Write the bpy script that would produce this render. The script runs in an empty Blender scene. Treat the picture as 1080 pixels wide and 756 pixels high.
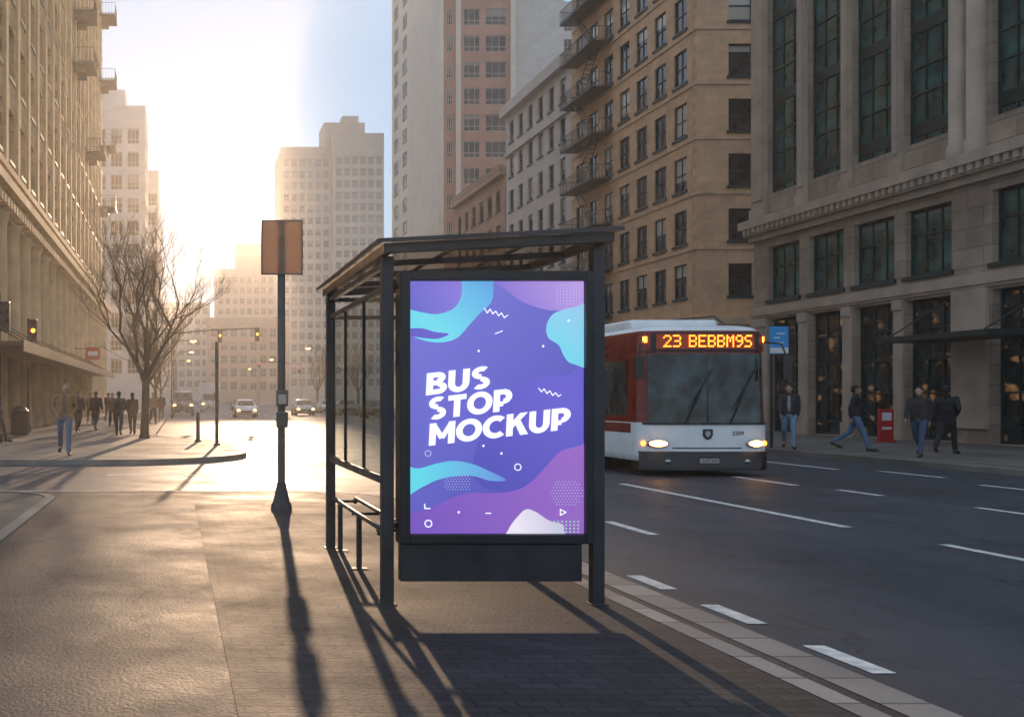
import bpy, bmesh, math, random
from mathutils import Vector, Matrix
random.seed(7)
S = bpy.context.scene
C = S.collection
R = math.radians
F, VX, VY, CZ = 1100.0, 190.0, 420.0, 1.57
SW = 0.12

def lin(c):
    c = c/255.0
    return c/12.92 if c <= .04045 else ((c+.055)/1.055)**2.4
def rgb(r, g, b): return (lin(r), lin(g), lin(b), 1)

# ------------------------------------------------------------ materials
def newmat(name):
    m = bpy.data.materials.new(name); m.use_nodes = True
    nt = m.node_tree
    return m, nt, nt.nodes['Principled BSDF']
def N(nt, t, **k):
    n = nt.nodes.new(t)
    for a, v in k.items(): setattr(n, a, v)
    return n
def ramp(nt, fac, a, b, p0=.3, p1=.7):
    r = N(nt, 'ShaderNodeValToRGB')
    r.color_ramp.elements[0].position = p0; r.color_ramp.elements[1].position = p1
    r.color_ramp.elements[0].color = a; r.color_ramp.elements[1].color = b
    nt.links.new(fac, r.inputs[0]); return r.outputs[0]
def mul(c, k): return (c[0]*k, c[1]*k, c[2]*k, 1)
def pm(name, col, rough=.7, metal=0, var=.2, scale=2., bump=0, bscale=30, emit=None, es=0, spec=.5, rvar=.1):
    m, nt, b = newmat(name)
    tc = N(nt, 'ShaderNodeTexCoord')
    no = N(nt, 'ShaderNodeTexNoise'); no.inputs['Scale'].default_value = scale; no.inputs['Detail'].default_value = 8
    nt.links.new(tc.outputs['Object'], no.inputs['Vector'])
    nt.links.new(ramp(nt, no.outputs['Fac'], mul(col, 1-var), mul(col, 1+var)), b.inputs['Base Color'])
    nt.links.new(ramp(nt, no.outputs['Fac'], (rough-rvar,)*3+(1,), (rough+rvar,)*3+(1,)), b.inputs['Roughness'])
    b.inputs['Metallic'].default_value = metal
    b.inputs['Specular IOR Level'].default_value = spec
    if bump:
        n2 = N(nt, 'ShaderNodeTexNoise'); n2.inputs['Scale'].default_value = bscale; n2.inputs['Detail'].default_value = 5
        nt.links.new(tc.outputs['Object'], n2.inputs['Vector'])
        bp = N(nt, 'ShaderNodeBump'); bp.inputs['Strength'].default_value = bump; bp.inputs['Distance'].default_value = .02
        nt.links.new(n2.outputs['Fac'], bp.inputs['Height']); nt.links.new(bp.outputs[0], b.inputs['Normal'])
    if emit:
        b.inputs['Emission Color'].default_value = emit; b.inputs['Emission Strength'].default_value = es
    return m
def brick(name, col, bw, bh, plane='xz', mortar=.55, ms=.012, rough=.75, var=.22, bump=.4, off=.5, spec=.4, dirt=.35, rv=.12):
    m, nt, b = newmat(name)
    tc = N(nt, 'ShaderNodeTexCoord'); sp = N(nt, 'ShaderNodeSeparateXYZ'); cb = N(nt, 'ShaderNodeCombineXYZ')
    nt.links.new(tc.outputs['Object'], sp.inputs[0])
    nt.links.new(sp.outputs['XYZ'.index(plane[0].upper())], cb.inputs[0])
    nt.links.new(sp.outputs['XYZ'.index(plane[1].upper())], cb.inputs[1])
    br = N(nt, 'ShaderNodeTexBrick'); br.offset = off
    br.inputs['Scale'].default_value = 1; br.inputs['Brick Width'].default_value = bw; br.inputs['Row Height'].default_value = bh
    br.inputs['Mortar Size'].default_value = ms; br.inputs['Mortar Smooth'].default_value = .3
    br.inputs['Color1'].default_value = mul(col, 1-var); br.inputs['Color2'].default_value = mul(col, 1+var)
    br.inputs['Mortar'].default_value = mul(col, mortar)
    nt.links.new(cb.outputs[0], br.inputs['Vector'])
    no = N(nt, 'ShaderNodeTexNoise'); no.inputs['Scale'].default_value = .6; no.inputs['Detail'].default_value = 9; no.inputs['Roughness'].default_value = .65
    nt.links.new(tc.outputs['Object'], no.inputs['Vector'])
    mx = N(nt, 'ShaderNodeMix', data_type='RGBA', blend_type='MULTIPLY'); mx.inputs[0].default_value = 1
    nt.links.new(br.outputs['Color'], mx.inputs[6])
    nt.links.new(ramp(nt, no.outputs['Fac'], (1-dirt,)*3+(1,), (1+dirt*.4,)*3+(1,), .3, .65), mx.inputs[7])
    nt.links.new(mx.outputs[2], b.inputs['Base Color'])
    nt.links.new(ramp(nt, no.outputs['Fac'], (rough+rv,)*3+(1,), (rough-rv,)*3+(1,)), b.inputs['Roughness'])
    b.inputs['Specular IOR Level'].default_value = spec
    n2 = N(nt, 'ShaderNodeTexNoise'); n2.inputs['Scale'].default_value = 45
    nt.links.new(tc.outputs['Object'], n2.inputs['Vector'])
    ad = N(nt, 'ShaderNodeMath', operation='MULTIPLY_ADD'); ad.inputs[1].default_value = -1.0
    nt.links.new(br.outputs['Fac'], ad.inputs[0]); 
    h2 = N(nt, 'ShaderNodeMath', operation='MULTIPLY'); h2.inputs[1].default_value = .6
    nt.links.new(n2.outputs['Fac'], h2.inputs[0]); nt.links.new(h2.outputs[0], ad.inputs[2])
    bp = N(nt, 'ShaderNodeBump'); bp.inputs['Strength'].default_value = bump; bp.inputs['Distance'].default_value = .015
    nt.links.new(ad.outputs[0], bp.inputs['Height']); nt.links.new(bp.outputs[0], b.inputs['Normal'])
    return m
def asphalt(name, col, rough, speck=.5, bump=.5, cracks=True, bs=60, spec=.5, tracks=.0):
    m, nt, b = newmat(name)
    tc = N(nt, 'ShaderNodeTexCoord')
    def noise(s, d=6, r=.6):
        n = N(nt, 'ShaderNodeTexNoise'); n.inputs['Scale'].default_value = s; n.inputs['Detail'].default_value = d; n.inputs['Roughness'].default_value = r
        nt.links.new(tc.outputs['Object'], n.inputs['Vector']); return n.outputs['Fac']
    big = ramp(nt, noise(.35, 8, .7), mul((1, 1, 1), .7), mul((1, 1, 1), 1.3))
    fine = ramp(nt, noise(bs*1.3, 3), mul(col, 1-speck), mul(col, 1+speck), .35, .65)
    mx = N(nt, 'ShaderNodeMix', data_type='RGBA', blend_type='MULTIPLY'); mx.inputs[0].default_value = 1
    nt.links.new(fine, mx.inputs[6]); nt.links.new(big, mx.inputs[7])
    out = mx.outputs[2]
    if tracks:
        mp = N(nt, 'ShaderNodeMapping'); mp.inputs['Scale'].default_value = (1.1, .035, 1)
        nt.links.new(tc.outputs['Object'], mp.inputs[0])
        n3 = N(nt, 'ShaderNodeTexNoise'); n3.inputs['Scale'].default_value = 1; n3.inputs['Detail'].default_value = 5
        nt.links.new(mp.outputs[0], n3.inputs['Vector'])
        m3 = N(nt, 'ShaderNodeMix', data_type='RGBA', blend_type='MULTIPLY'); m3.inputs[0].default_value = 1
        nt.links.new(out, m3.inputs[6]); nt.links.new(ramp(nt, n3.outputs['Fac'], (1-tracks,)*3+(1,), (1+tracks,)*3+(1,), .35, .65), m3.inputs[7]); out = m3.outputs[2]
    if cracks:
        vo = N(nt, 'ShaderNodeTexVoronoi', feature='DISTANCE_TO_EDGE'); vo.inputs['Scale'].default_value = .35
        wn = N(nt, 'ShaderNodeTexNoise'); wn.inputs['Scale'].default_value = 1.5
        nt.links.new(tc.outputs['Object'], wn.inputs['Vector'])
        va = N(nt, 'ShaderNodeVectorMath', operation='ADD')
        nt.links.new(tc.outputs['Object'], va.inputs[0]); nt.links.new(wn.outputs['Color'], va.inputs[1])
        nt.links.new(va.outputs[0], vo.inputs['Vector'])
        m2 = N(nt, 'ShaderNodeMix', data_type='RGBA', blend_type='MULTIPLY'); m2.inputs[0].default_value = 1
        nt.links.new(out, m2.inputs[6]); nt.links.new(ramp(nt, vo.outputs['Distance'], (.45,)*3+(1,), (1,)*4, .0, .012), m2.inputs[7])
        out = m2.outputs[2]
    nt.links.new(out, b.inputs['Base Color'])
    b.inputs['Specular IOR Level'].default_value = spec
    nt.links.new(ramp(nt, noise(.8, 7, .7), (rough-.12,)*3+(1,), (rough+.15,)*3+(1,)), b.inputs['Roughness'])
    bp = N(nt, 'ShaderNodeBump'); bp.inputs['Strength'].default_value = bump; bp.inputs['Distance'].default_value = .012
    nt.links.new(noise(bs, 5), bp.inputs['Height']); nt.links.new(bp.outputs[0], b.inputs['Normal'])
    return m
def glassmat(name, dark, blind=(.4, .38, .33, 1), k=1.0, rough=.06, warm=0.0, spec=.6, lo=.4, hi=1.8, sc=1.3):
    m, nt, b = newmat(name)
    tc = N(nt, 'ShaderNodeTexCoord'); sp = N(nt, 'ShaderNodeSeparateXYZ'); oi = N(nt, 'ShaderNodeObjectInfo')
    nt.links.new(tc.outputs['Generated'], sp.inputs[0])
    a = N(nt, 'ShaderNodeMath', operation='SUBTRACT'); a.inputs[1].default_value = .5; nt.links.new(oi.outputs['Random'], a.inputs[0])
    mx_ = N(nt, 'ShaderNodeMath', operation='MAXIMUM'); mx_.inputs[1].default_value = 0; nt.links.new(a.outputs[0], mx_.inputs[0])
    t = N(nt, 'ShaderNodeMath', operation='MULTIPLY_ADD'); t.inputs[1].default_value = -1.5*k; t.inputs[2].default_value = 1.0
    nt.links.new(mx_.outputs[0], t.inputs[0])
    g = N(nt, 'ShaderNodeMath', operation='GREATER_THAN'); nt.links.new(sp.outputs[2], g.inputs[0]); nt.links.new(t.outputs[0], g.inputs[1])
    no = N(nt, 'ShaderNodeTexNoise'); no.inputs['Scale'].default_value = sc; no.inputs['Detail'].default_value = 4
    nt.links.new(tc.outputs['Object'], no.inputs['Vector'])
    dk = ramp(nt, no.outputs['Fac'], mul(dark, lo), mul(dark, hi), .35, .7)
    mx = N(nt, 'ShaderNodeMix', data_type='RGBA'); nt.links.new(g.outputs[0], mx.inputs[0])
    nt.links.new(dk, mx.inputs[6]); mx.inputs[7].default_value = blind
    nt.links.new(mx.outputs[2], b.inputs['Base Color'])
    b.inputs['Roughness'].default_value = rough; b.inputs['Specular IOR Level'].default_value = spec
    n2 = N(nt, 'ShaderNodeTexNoise'); n2.inputs['Scale'].default_value = .9
    nt.links.new(tc.outputs['Object'], n2.inputs['Vector'])
    bp = N(nt, 'ShaderNodeBump'); bp.inputs['Strength'].default_value = .25; bp.inputs['Distance'].default_value = .03
    nt.links.new(n2.outputs['Fac'], bp.inputs['Height']); nt.links.new(bp.outputs[0], b.inputs['Normal'])
    if warm:
        b.inputs['Emission Color'].default_value = (1, .5, .2, 1)
        w = N(nt, 'ShaderNodeTexNoise'); w.inputs['Scale'].default_value = .9; w.inputs['Detail'].default_value = 5
        ad = N(nt, 'ShaderNodeVectorMath', operation='MULTIPLY_ADD'); ad.inputs[1].default_value = (1,1,2)
        nt.links.new(tc.outputs['Object'], ad.inputs[0]); nt.links.new(oi.outputs['Random'], ad.inputs[2])
        nt.links.new(ad.outputs[0], w.inputs['Vector'])
        nt.links.new(ramp(nt, w.outputs['Fac'], (0, 0, 0, 1), (warm,)*3+(1,), .55, .75), b.inputs['Emission Strength'])
    return m
def clearglass(name, tint, refl=.07):
    m = bpy.data.materials.new(name); m.use_nodes = True; nt = m.node_tree; nt.nodes.clear()
    o = N(nt, 'ShaderNodeOutputMaterial'); t = N(nt, 'ShaderNodeBsdfTransparent'); t.inputs[0].default_value = tint
    g = N(nt, 'ShaderNodeBsdfGlossy'); g.inputs['Roughness'].default_value = .08
    mx = N(nt, 'ShaderNodeMixShader'); mx.inputs[0].default_value = refl
    nt.links.new(t.outputs[0], mx.inputs[1]); nt.links.new(g.outputs[0], mx.inputs[2])
    nt.links.new(mx.outputs[0], o.inputs[0]); return m
def grad(name, ca, cb, p0, p1, es=.9):
    m, nt, b = newmat(name)
    ge = N(nt, 'ShaderNodeNewGeometry')
    d = Vector(p1)-Vector(p0)
    v = N(nt, 'ShaderNodeVectorMath', operation='SUBTRACT'); v.inputs[1].default_value = p0
    nt.links.new(ge.outputs['Position'], v.inputs[0])
    dt = N(nt, 'ShaderNodeVectorMath', operation='DOT_PRODUCT'); dt.inputs[1].default_value = d/d.length_squared
    nt.links.new(v.outputs[0], dt.inputs[0])
    c = ramp(nt, dt.outputs['Value'], ca, cb, 0, 1)
    nt.links.new(c, b.inputs['Emission Color']); b.inputs['Emission Strength'].default_value = es
    mx = N(nt, 'ShaderNodeMix', data_type='RGBA'); mx.inputs[0].default_value = .75; mx.inputs[7].default_value = (0, 0, 0, 1)
    nt.links.new(c, mx.inputs[6]); nt.links.new(mx.outputs[2], b.inputs['Base Color'])
    b.inputs['Roughness'].default_value = .35
    return m

# ------------------------------------------------------------ mesh builder
class MB:
    def __init__(s): s.v = []; s.f = []; s.m = []; s.sm = []; s.M = None
    def add(s, vs, fs, mi=0, smooth=False):
        b = len(s.v)
        for p in vs:
            p = Vector(p)
            if s.M is not None: p = s.M @ p
            s.v.append(p)
        for f in fs:
            s.f.append([b+i for i in f]); s.m.append(mi); s.sm.append(smooth)
    def box(s, x0, x1, y0, y1, z0, z1, mi=0):
        s.add([(x0,y0,z0),(x1,y0,z0),(x1,y1,z0),(x0,y1,z0),(x0,y0,z1),(x1,y0,z1),(x1,y1,z1),(x0,y1,z1)],
              [(0,3,2,1),(4,5,6,7),(0,1,5,4),(1,2,6,5),(2,3,7,6),(3,0,4,7)], mi)
    def quad(s, a, b, c, d, mi=0): s.add([a,b,c,d], [(0,1,2,3)], mi)
    def prism(s, poly, z0, z1, mi=0):
        n = len(poly)
        s.add([(p[0],p[1],z0) for p in poly]+[(p[0],p[1],z1) for p in poly],
              [tuple(range(n, 2*n)), tuple(reversed(range(n)))]+[(i,(i+1)%n,n+(i+1)%n,n+i) for i in range(n)], mi)
    def tube(s, pts, rad, n=8, mi=0, smooth=True, cap=True):
        pts = [Vector(p) for p in pts]
        if not hasattr(rad, '__len__'): rad = [rad]*len(pts)
        vs = []; prev = None
        for i, p in enumerate(pts):
            d = (pts[min(i+1,len(pts)-1)]-pts[max(i-1,0)])
            d = d.normalized() if d.length > 1e-9 else Vector((0,0,1))
            if prev is None:
                a = Vector((1,0,0)) if abs(d.x) < .8 else Vector((0,1,0))
                u = d.cross(a).normalized()
            else:
                u = (prev-d*prev.dot(d)).normalized()
            prev = u; w = d.cross(u)
            for k in range(n):
                t = 2*math.pi*k/n+math.pi/n
                vs.append(p+(u*math.cos(t)+w*math.sin(t))*rad[i])
        fs = []
        for i in range(len(pts)-1):
            for k in range(n):
                fs.append((i*n+k, i*n+(k+1)%n, (i+1)*n+(k+1)%n, (i+1)*n+k))
        s.add(vs, fs, mi, smooth)
        if cap:
            s.add(vs[:n], [tuple(reversed(range(n)))], mi); s.add(vs[-n:], [tuple(range(n))], mi)
    def cyl(s, x, y, z0, z1, r, n=16, mi=0, r2=None): s.tube([(x,y,z0),(x,y,z1)], [r, r if r2 is None else r2], n, mi)
    def ell(s, c, r, n=12, k=8, mi=0):
        c = Vector(c); vs = [c+Vector((0,0,-r[2]))]
        for i in range(1, k):
            a = -math.pi/2+math.pi*i/k
            for j in range(n):
                t = 2*math.pi*j/n
                vs.append(c+Vector((r[0]*math.cos(a)*math.cos(t), r[1]*math.cos(a)*math.sin(t), r[2]*math.sin(a))))
        vs.append(c+Vector((0,0,r[2]))); L = len(vs)-1; fs = []
        for j in range(n): fs.append((0, 1+(j+1)%n, 1+j)); fs.append((L, L-n+j, L-n+(j+1)%n))
        for i in range(k-2):
            for j in range(n): fs.append((1+i*n+j, 1+i*n+(j+1)%n, 1+(i+1)*n+(j+1)%n, 1+(i+1)*n+j))
        s.add(vs, fs, mi, True)
    def capsule(s, a, b, ra, rb, n=10):
        a = Vector(a); b = Vector(b)
        s.tube([a, b], [ra, rb], n); s.ell(a, (ra,)*3, n, 6); s.ell(b, (rb,)*3, n, 6)
    def mesh(s, name, mats):
        me = bpy.data.meshes.new(name)
        me.from_pydata([tuple(v) for v in s.v], [], s.f)
        for m in (mats if isinstance(mats, (list, tuple)) else [mats]): me.materials.append(m)
        for i, p in enumerate(me.polygons): p.material_index = s.m[i]; p.use_smooth = s.sm[i]
        me.update(); return me
def woff(o):
    v = Vector((0,0,0))
    while o is not None: v += o.location; o = o.parent
    return v
def link(name, me, parent=None, loc=(0,0,0), rot=0):
    o = bpy.data.objects.new(name, me); C.objects.link(o)
    o.location = loc; o.rotation_euler[2] = rot
    if parent is not None: o.parent = parent
    return o
def part(name, mb, mats, parent=None, loc=(0,0,0), bevel=0, world=False, seg=2):
    if world and parent is not None:
        off = woff(parent); mb.v = [v-off for v in mb.v]
    o = link(name, mb.mesh(name, mats), parent, loc)
    if bevel:
        b = o.modifiers.new('bevel', 'BEVEL'); b.width = bevel; b.segments = seg; b.limit_method = 'ANGLE'; b.angle_limit = R(40)
    return o
def tag(o, label, cat, group=None):
    o['label'] = label; o['category'] = cat
    if group: o['group'] = group
    return o
def thing(name, label, cat, loc=(0,0,0), rot=0, group=None):
    o = link(name, None, None, loc, rot); o.empty_display_size = .3
    return tag(o, label, cat, group)
def struct(name, mb, mats, bevel=0):
    o = part(name, mb, mats, bevel=bevel); o['kind'] = 'structure'; return o
def baked(mb, mats, voxel=None, smooth=0, name='baked'):
    me = mb.mesh(name, mats); o = bpy.data.objects.new(name, me); C.objects.link(o)
    if voxel:
        m = o.modifiers.new('r', 'REMESH'); m.mode = 'VOXEL'; m.voxel_size = voxel; m.use_smooth_shade = True
    if smooth:
        m = o.modifiers.new('s', 'SMOOTH'); m.iterations = smooth; m.factor = .5
    dg = bpy.context.evaluated_depsgraph_get()
    r = bpy.data.meshes.new_from_object(o.evaluated_get(dg), depsgraph=dg)
    bpy.data.objects.remove(o); bpy.data.meshes.remove(me)
    r.materials.clear(); r.materials.append(mats)
    for p in r.polygons: p.use_smooth = True; p.material_index = 0
    return r
_tc = {}
def textgeo(s, off=.0):
    if (s, off) in _tc: return _tc[(s, off)]
    cu = bpy.data.curves.new('t', 'FONT'); cu.body = s; cu.offset = off; cu.resolution_u = 4
    o = bpy.data.objects.new('t', cu); C.objects.link(o)
    dg = bpy.context.evaluated_depsgraph_get()
    me = bpy.data.meshes.new_from_object(o.evaluated_get(dg), depsgraph=dg)
    vs = [v.co.copy() for v in me.vertices]; fs = [tuple(p.vertices) for p in me.polygons]
    bpy.data.objects.remove(o); bpy.data.curves.remove(cu); bpy.data.meshes.remove(me)
    x0 = min(v.x for v in vs); x1 = max(v.x for v in vs); y0 = min(v.y for v in vs); y1 = max(v.y for v in vs)
    vs = [((v.x-x0)/(x1-x0), (v.y-y0)/(y1-y0)) for v in vs]
    _tc[(s, off)] = (vs, fs); return vs, fs
def addtext(mb, s, x, z, w, h, y, mi=0, off=.0):
    vs, fs = textgeo(s, off)
    mb.add([(x+a*w, y, z+b*h) for a, b in vs], fs, mi)
def stroke_letter(ch):
    t = .27; Q = []
    def bar(x0, y0, x1, y1, th=t):
        L = math.hypot(x1-x0, y1-y0); nx, ny = -(y1-y0)/L*th/2, (x1-x0)/L*th/2
        Q.append([(x0+nx,y0+ny),(x1+nx,y1+ny),(x1-nx,y1-ny),(x0-nx,y0-ny)])
    def ringseg(cx, cy, rx, ry, a0, a1, th=t, n=20):
        for i in range(n):
            a = R(a0+(a1-a0)*i/n); b = R(a0+(a1-a0)*(i+1)/n)
            Q.append([(cx+rx*math.cos(a),cy+ry*math.sin(a)),(cx+rx*math.cos(b),cy+ry*math.sin(b)),
                      (cx+(rx-th)*math.cos(b),cy+(ry-th*.88)*math.sin(b)),(cx+(rx-th)*math.cos(a),cy+(ry-th*.88)*math.sin(a))])
    h = t/2; k = t*.44
    if ch == 'B':
        w = .8; bar(h,0,h,1); bar(.1,1-k,.45,1-k,t*.84); bar(.1,k,.5,k,t*.84); bar(.1,.52,.48,.52,t*.8)
        ringseg(.42,.745,.33,.255,-90,90,t*.95); ringseg(.46,.28,.36,.28,-90,90,t*.95)
    elif ch == 'U':
        w = .84; bar(h,.38,h,1); bar(w-h,.38,w-h,1); ringseg(w/2,.4,w/2,.42,180,360)
    elif ch == 'S':
        w = .76; ringseg(.4,.735,.38,.285,50,272,t*.92); ringseg(.37,.27,.38,.285,-130,88,t*.92)
    elif ch == 'T':
        w = .76; bar(w/2,0,w/2,1); bar(0,1-k,w,1-k,t*.86)
    elif ch == 'O':
        w = 1.02; ringseg(.51,.5,.53,.515,0,360,t,36)
    elif ch == 'P':
        w = .78; bar(h,0,h,1); bar(.1,1-k,.42,1-k,t*.84); bar(.1,.345,.42,.345,t*.8); ringseg(.41,.665,.37,.335,-90,90,t*.98)
    elif ch == 'M':
        w = 1.04; bar(h,0,h,1); bar(w-h,0,w-h,1); Q.append([(0,1),(.24,1),(.61,.34),(.43,.24)]); Q.append([(w,1),(w-.24,1),(w-.61,.34),(w-.43,.24)])
    elif ch == 'C':
        w = .88; ringseg(.51,.5,.53,.515,48,312,t,30)
    elif ch == 'K':
        w = .86; bar(h,0,h,1); Q.append([(.2,.28),(.2,.62),(.54,1),(.85,1)]); Q.append([(.34,.56),(.54,.72),(.9,0),(.58,0)])
    return w, Q
def heavytext(mb, s, x, z, W_, h, y, mi, shear, rot):
    gap = .06; tot = sum(stroke_letter(c)[0] for c in s)+gap*(len(s)-1); kx = W_/(tot*h); cx = 0; n = 0
    for ch in s:
        w, Q = stroke_letter(ch)
        for q in Q:
            out = []
            for a, b in q:
                px = (cx+a)*h*kx+shear*b*h; pz = b*h
                out.append((x+px*math.cos(rot)-pz*math.sin(rot), y-(n % 9)*.00007, z+px*math.sin(rot)+pz*math.cos(rot)))
            mb.add(out, [(0,1,2,3)], mi); n += 1
        cx += w+gap
DOTS = {'2':'01110100010000100010001000100011111','3':'11110000010000101110000010000111110','B':'11110100011000111110100011000111110',
        'E':'11111100001000011110100001000011111','M':'10001110111010110101100011000110001','9':'01110100011000101111000010001001100',
        'S':'01111100001000001110000010000111110'}

# ------------------------------------------------------------ material set
M = {}
M['asphalt'] = asphalt('asphalt_road', (.044, .049, .062), .52, .45, .6, tracks=.22)
M['walk_brown'] = asphalt('pavement_asphalt', (.05, .043, .043), .64, .5, .6, True, 45, .3)
M['setts'] = brick('small_pavers', (.048, .043, .043, 1), .2, .1, 'xy', .55, .008, .72, .2, .3, spec=.2)
M['lightpave'] = brick('light_slabs', (.11, .098, .09, 1), .6, .6, 'xy', .5, .012, .64, .15, .5, 0)
M['slabs'] = brick('pavement_slabs', (.17, .155, .14, 1), .9, .9, 'xy', .5, .014, .65, .18, .5)
M['kerb'] = brick('kerb_stone', (.3, .265, .24, 1), .3, .45, 'xy', .4, .014, .65, .22, .5, 0)
M['kerb2'] = pm('kerb_grey', (.2, .185, .165), .65, 0, .3, 1.2, .4)
M['paint'] = pm('road_paint', (.66, .66, .64), .6, 0, .3, 9, .3, 60)
M['ground'] = pm('ground_far', (.12, .11, .1), .9, 0, .2, .05)
M['dark_metal'] = pm('shelter_metal', (.045, .045, .05), .4, .4, .25, 4, .06, 60)
M['grey_metal'] = pm('grey_metal', (.13, .115, .1), .45, .5, .25, 4, .06, 60)
M['black'] = pm('black_plastic', (.014, .014, .016), .4, 0, .2, 5)
M['chrome'] = pm('steel', (.4, .4, .4), .3, 1, .15, 5)
M['glass'] = clearglass('clear_glass', (.86, .9, .9, 1), .2)
M['roofglass'] = clearglass('smoked_roof_glass', (.8, .74, .68, 1), .1)
M['stone_dark'] = brick('dark_limestone', (.4, .31, .24, 1), 1.3, .62, 'xz', .55, .016, .8, .12, .5)
M['stone_trim'] = pm('limestone_trim', (.47, .37, .29), .8, 0, .2, 1.2, .4)
M['tan'] = brick('tan_masonry', (.78, .5, .3, 1), .9, .42, 'xz', .8, .012, .85, .07, .3, dirt=.22)
M['tan_trim'] = pm('tan_trim', (.66, .46, .3), .85, 0, .2, 1, .3)
M['greywhite'] = brick('pale_masonry', (.68, .6, .54, 1), 1.0, .5, 'xz', .85, .012, .85, .05, .3, dirt=.08)
M['brown'] = brick('brown_brick', (.5, .31, .22, 1), .5, .25, 'xz', .75, .01, .85, .15, .3, dirt=.15)
M['beige'] = brick('beige_panel', (.8, .66, .54, 1), 2.4, 3.3, 'xz', .8, .03, .8, .04, .3, 0, dirt=.07)
M['towerbrown'] = brick('brown_panel', (.54, .29, .21, 1), 1.6, 3.3, 'xz', .8, .03, .8, .06, .3, 0, dirt=.1)
M['sand'] = brick('sandstone', (.62, .4, .2, 1), 1.2, .55, 'xz', .6, .016, .8, .12, .4)
M['sand_trim'] = pm('sandstone_trim', (.62, .43, .24), .8, 0, .2, 1.2, .3)
M['farstone'] = pm('far_concrete', (.55, .45, .37), .85, 0, .1, .2)
M['win_green'] = glassmat('green_glass', (.03, .095, .09, 1), (.16, .22, .22, 1), .8, .05, 0, .8)
M['win_dark'] = glassmat('dark_glass', (.03, .036, .042, 1), (.55, .5, .43, 1), 1.3, .08, 0, .7)
M['win_shop'] = glassmat('shop_glass', (.025, .04, .044, 1), (.07, .065, .06, 1), .3, .05, .35, .8)
M['win_brown'] = glassmat('bronze_glass', (.07, .038, .03, 1), (.3, .24, .2, 1), .8, .15)
M['frame_dark'] = pm('window_frame_dark', (.03, .046, .046), .5, .2, .2, 3)
M['frame_light'] = pm('window_frame_light', (.5, .42, .34), .6, 0, .15, 3)
M['bark'] = pm('bark', (.06, .042, .032), .9, 0, .35, 8, .6, 25)
M['white_paint'] = pm('white_vehicle_paint', (.8, .81, .82), .28, 0, .06, 1.5, 0, spec=.6, rvar=.06)
M['red_paint'] = pm('dark_red_paint', (.2, .018, .012), .32, 0, .15, 2)
M['tyre'] = pm('tyre_rubber', (.018, .018, .018), .85, 0, .2, 20, .2)
M['rim'] = pm('wheel_rim', (.25, .25, .26), .4, .8, .2, 8)
M['screen'] = glassmat('vehicle_glass', (.02, .03, .034, 1), (.02, .024, .03, 1), 0, .05, 0, .4, .2, 3.5, 2.2)
M['amber'] = pm('amber_lamp', (.9, .4, .05), .3, 0, 0, 1, emit=(1, .3, .03, 1), es=6)
M['led'] = pm('orange_display_dots', (.9, .2, .03), .4, 0, 0, 1, emit=(1, .2, .015, 1), es=6.5)
M['ledback'] = pm('display_glow', (.05, .012, .006), .4, 0, .3, 12, emit=(1, .12, .01, 1), es=.14)
M['headlamp'] = pm('lit_headlamp', (1, .8, .5), .2, 0, 0, 1, emit=(1, .42, .1, 1), es=18)
M['streetlamp'] = pm('lit_street_lamp', (1, .7, .4), .3, 0, 0, 1, emit=(1, .4, .1, 1), es=16)
M['redlamp'] = pm('red_lamp', (.8, .05, .02), .3, 0, 0, 1, emit=(1, .07, .02, 1), es=4)
M['blue'] = pm('blue_sign_face', (.02, .18, .46), .4, 0, .1, 4, emit=(.02, .16, .42, 1), es=.25)
M['signwhite'] = pm('white_sign_face', (.75, .75, .75), .4, 0, .05, 4)
M['plategrey'] = pm('plate_face', (.35, .34, .32), .5, 0, .05, 4)
M['signred'] = pm('red_sign_face', (.5, .03, .03), .4, 0, .15, 4)
M['awning'] = pm('bronze_awning', (.12, .08, .05), .6, .2, .2, 2)
def translucent(name, col):
    m, nt, b = newmat(name); b.inputs['Base Color'].default_value = col; b.inputs['Roughness'].default_value = .5
    t = N(nt, 'ShaderNodeBsdfTranslucent'); t.inputs[0].default_value = col
    mx = N(nt, 'ShaderNodeMixShader'); no = N(nt, 'ShaderNodeTexNoise'); no.inputs['Scale'].default_value = 4
    nt.links.new(ramp(nt, no.outputs['Fac'], (.6,)*3+(1,), (.8,)*3+(1,)), mx.inputs[0])
    nt.links.new(b.outputs[0], mx.inputs[1]); nt.links.new(t.outputs[0], mx.inputs[2])
    nt.links.new(mx.outputs[0], nt.nodes['Material Output'].inputs[0]); return m
M['signplastic'] = translucent('translucent_sign_plastic', (.62, .46, .34, 1))

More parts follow.
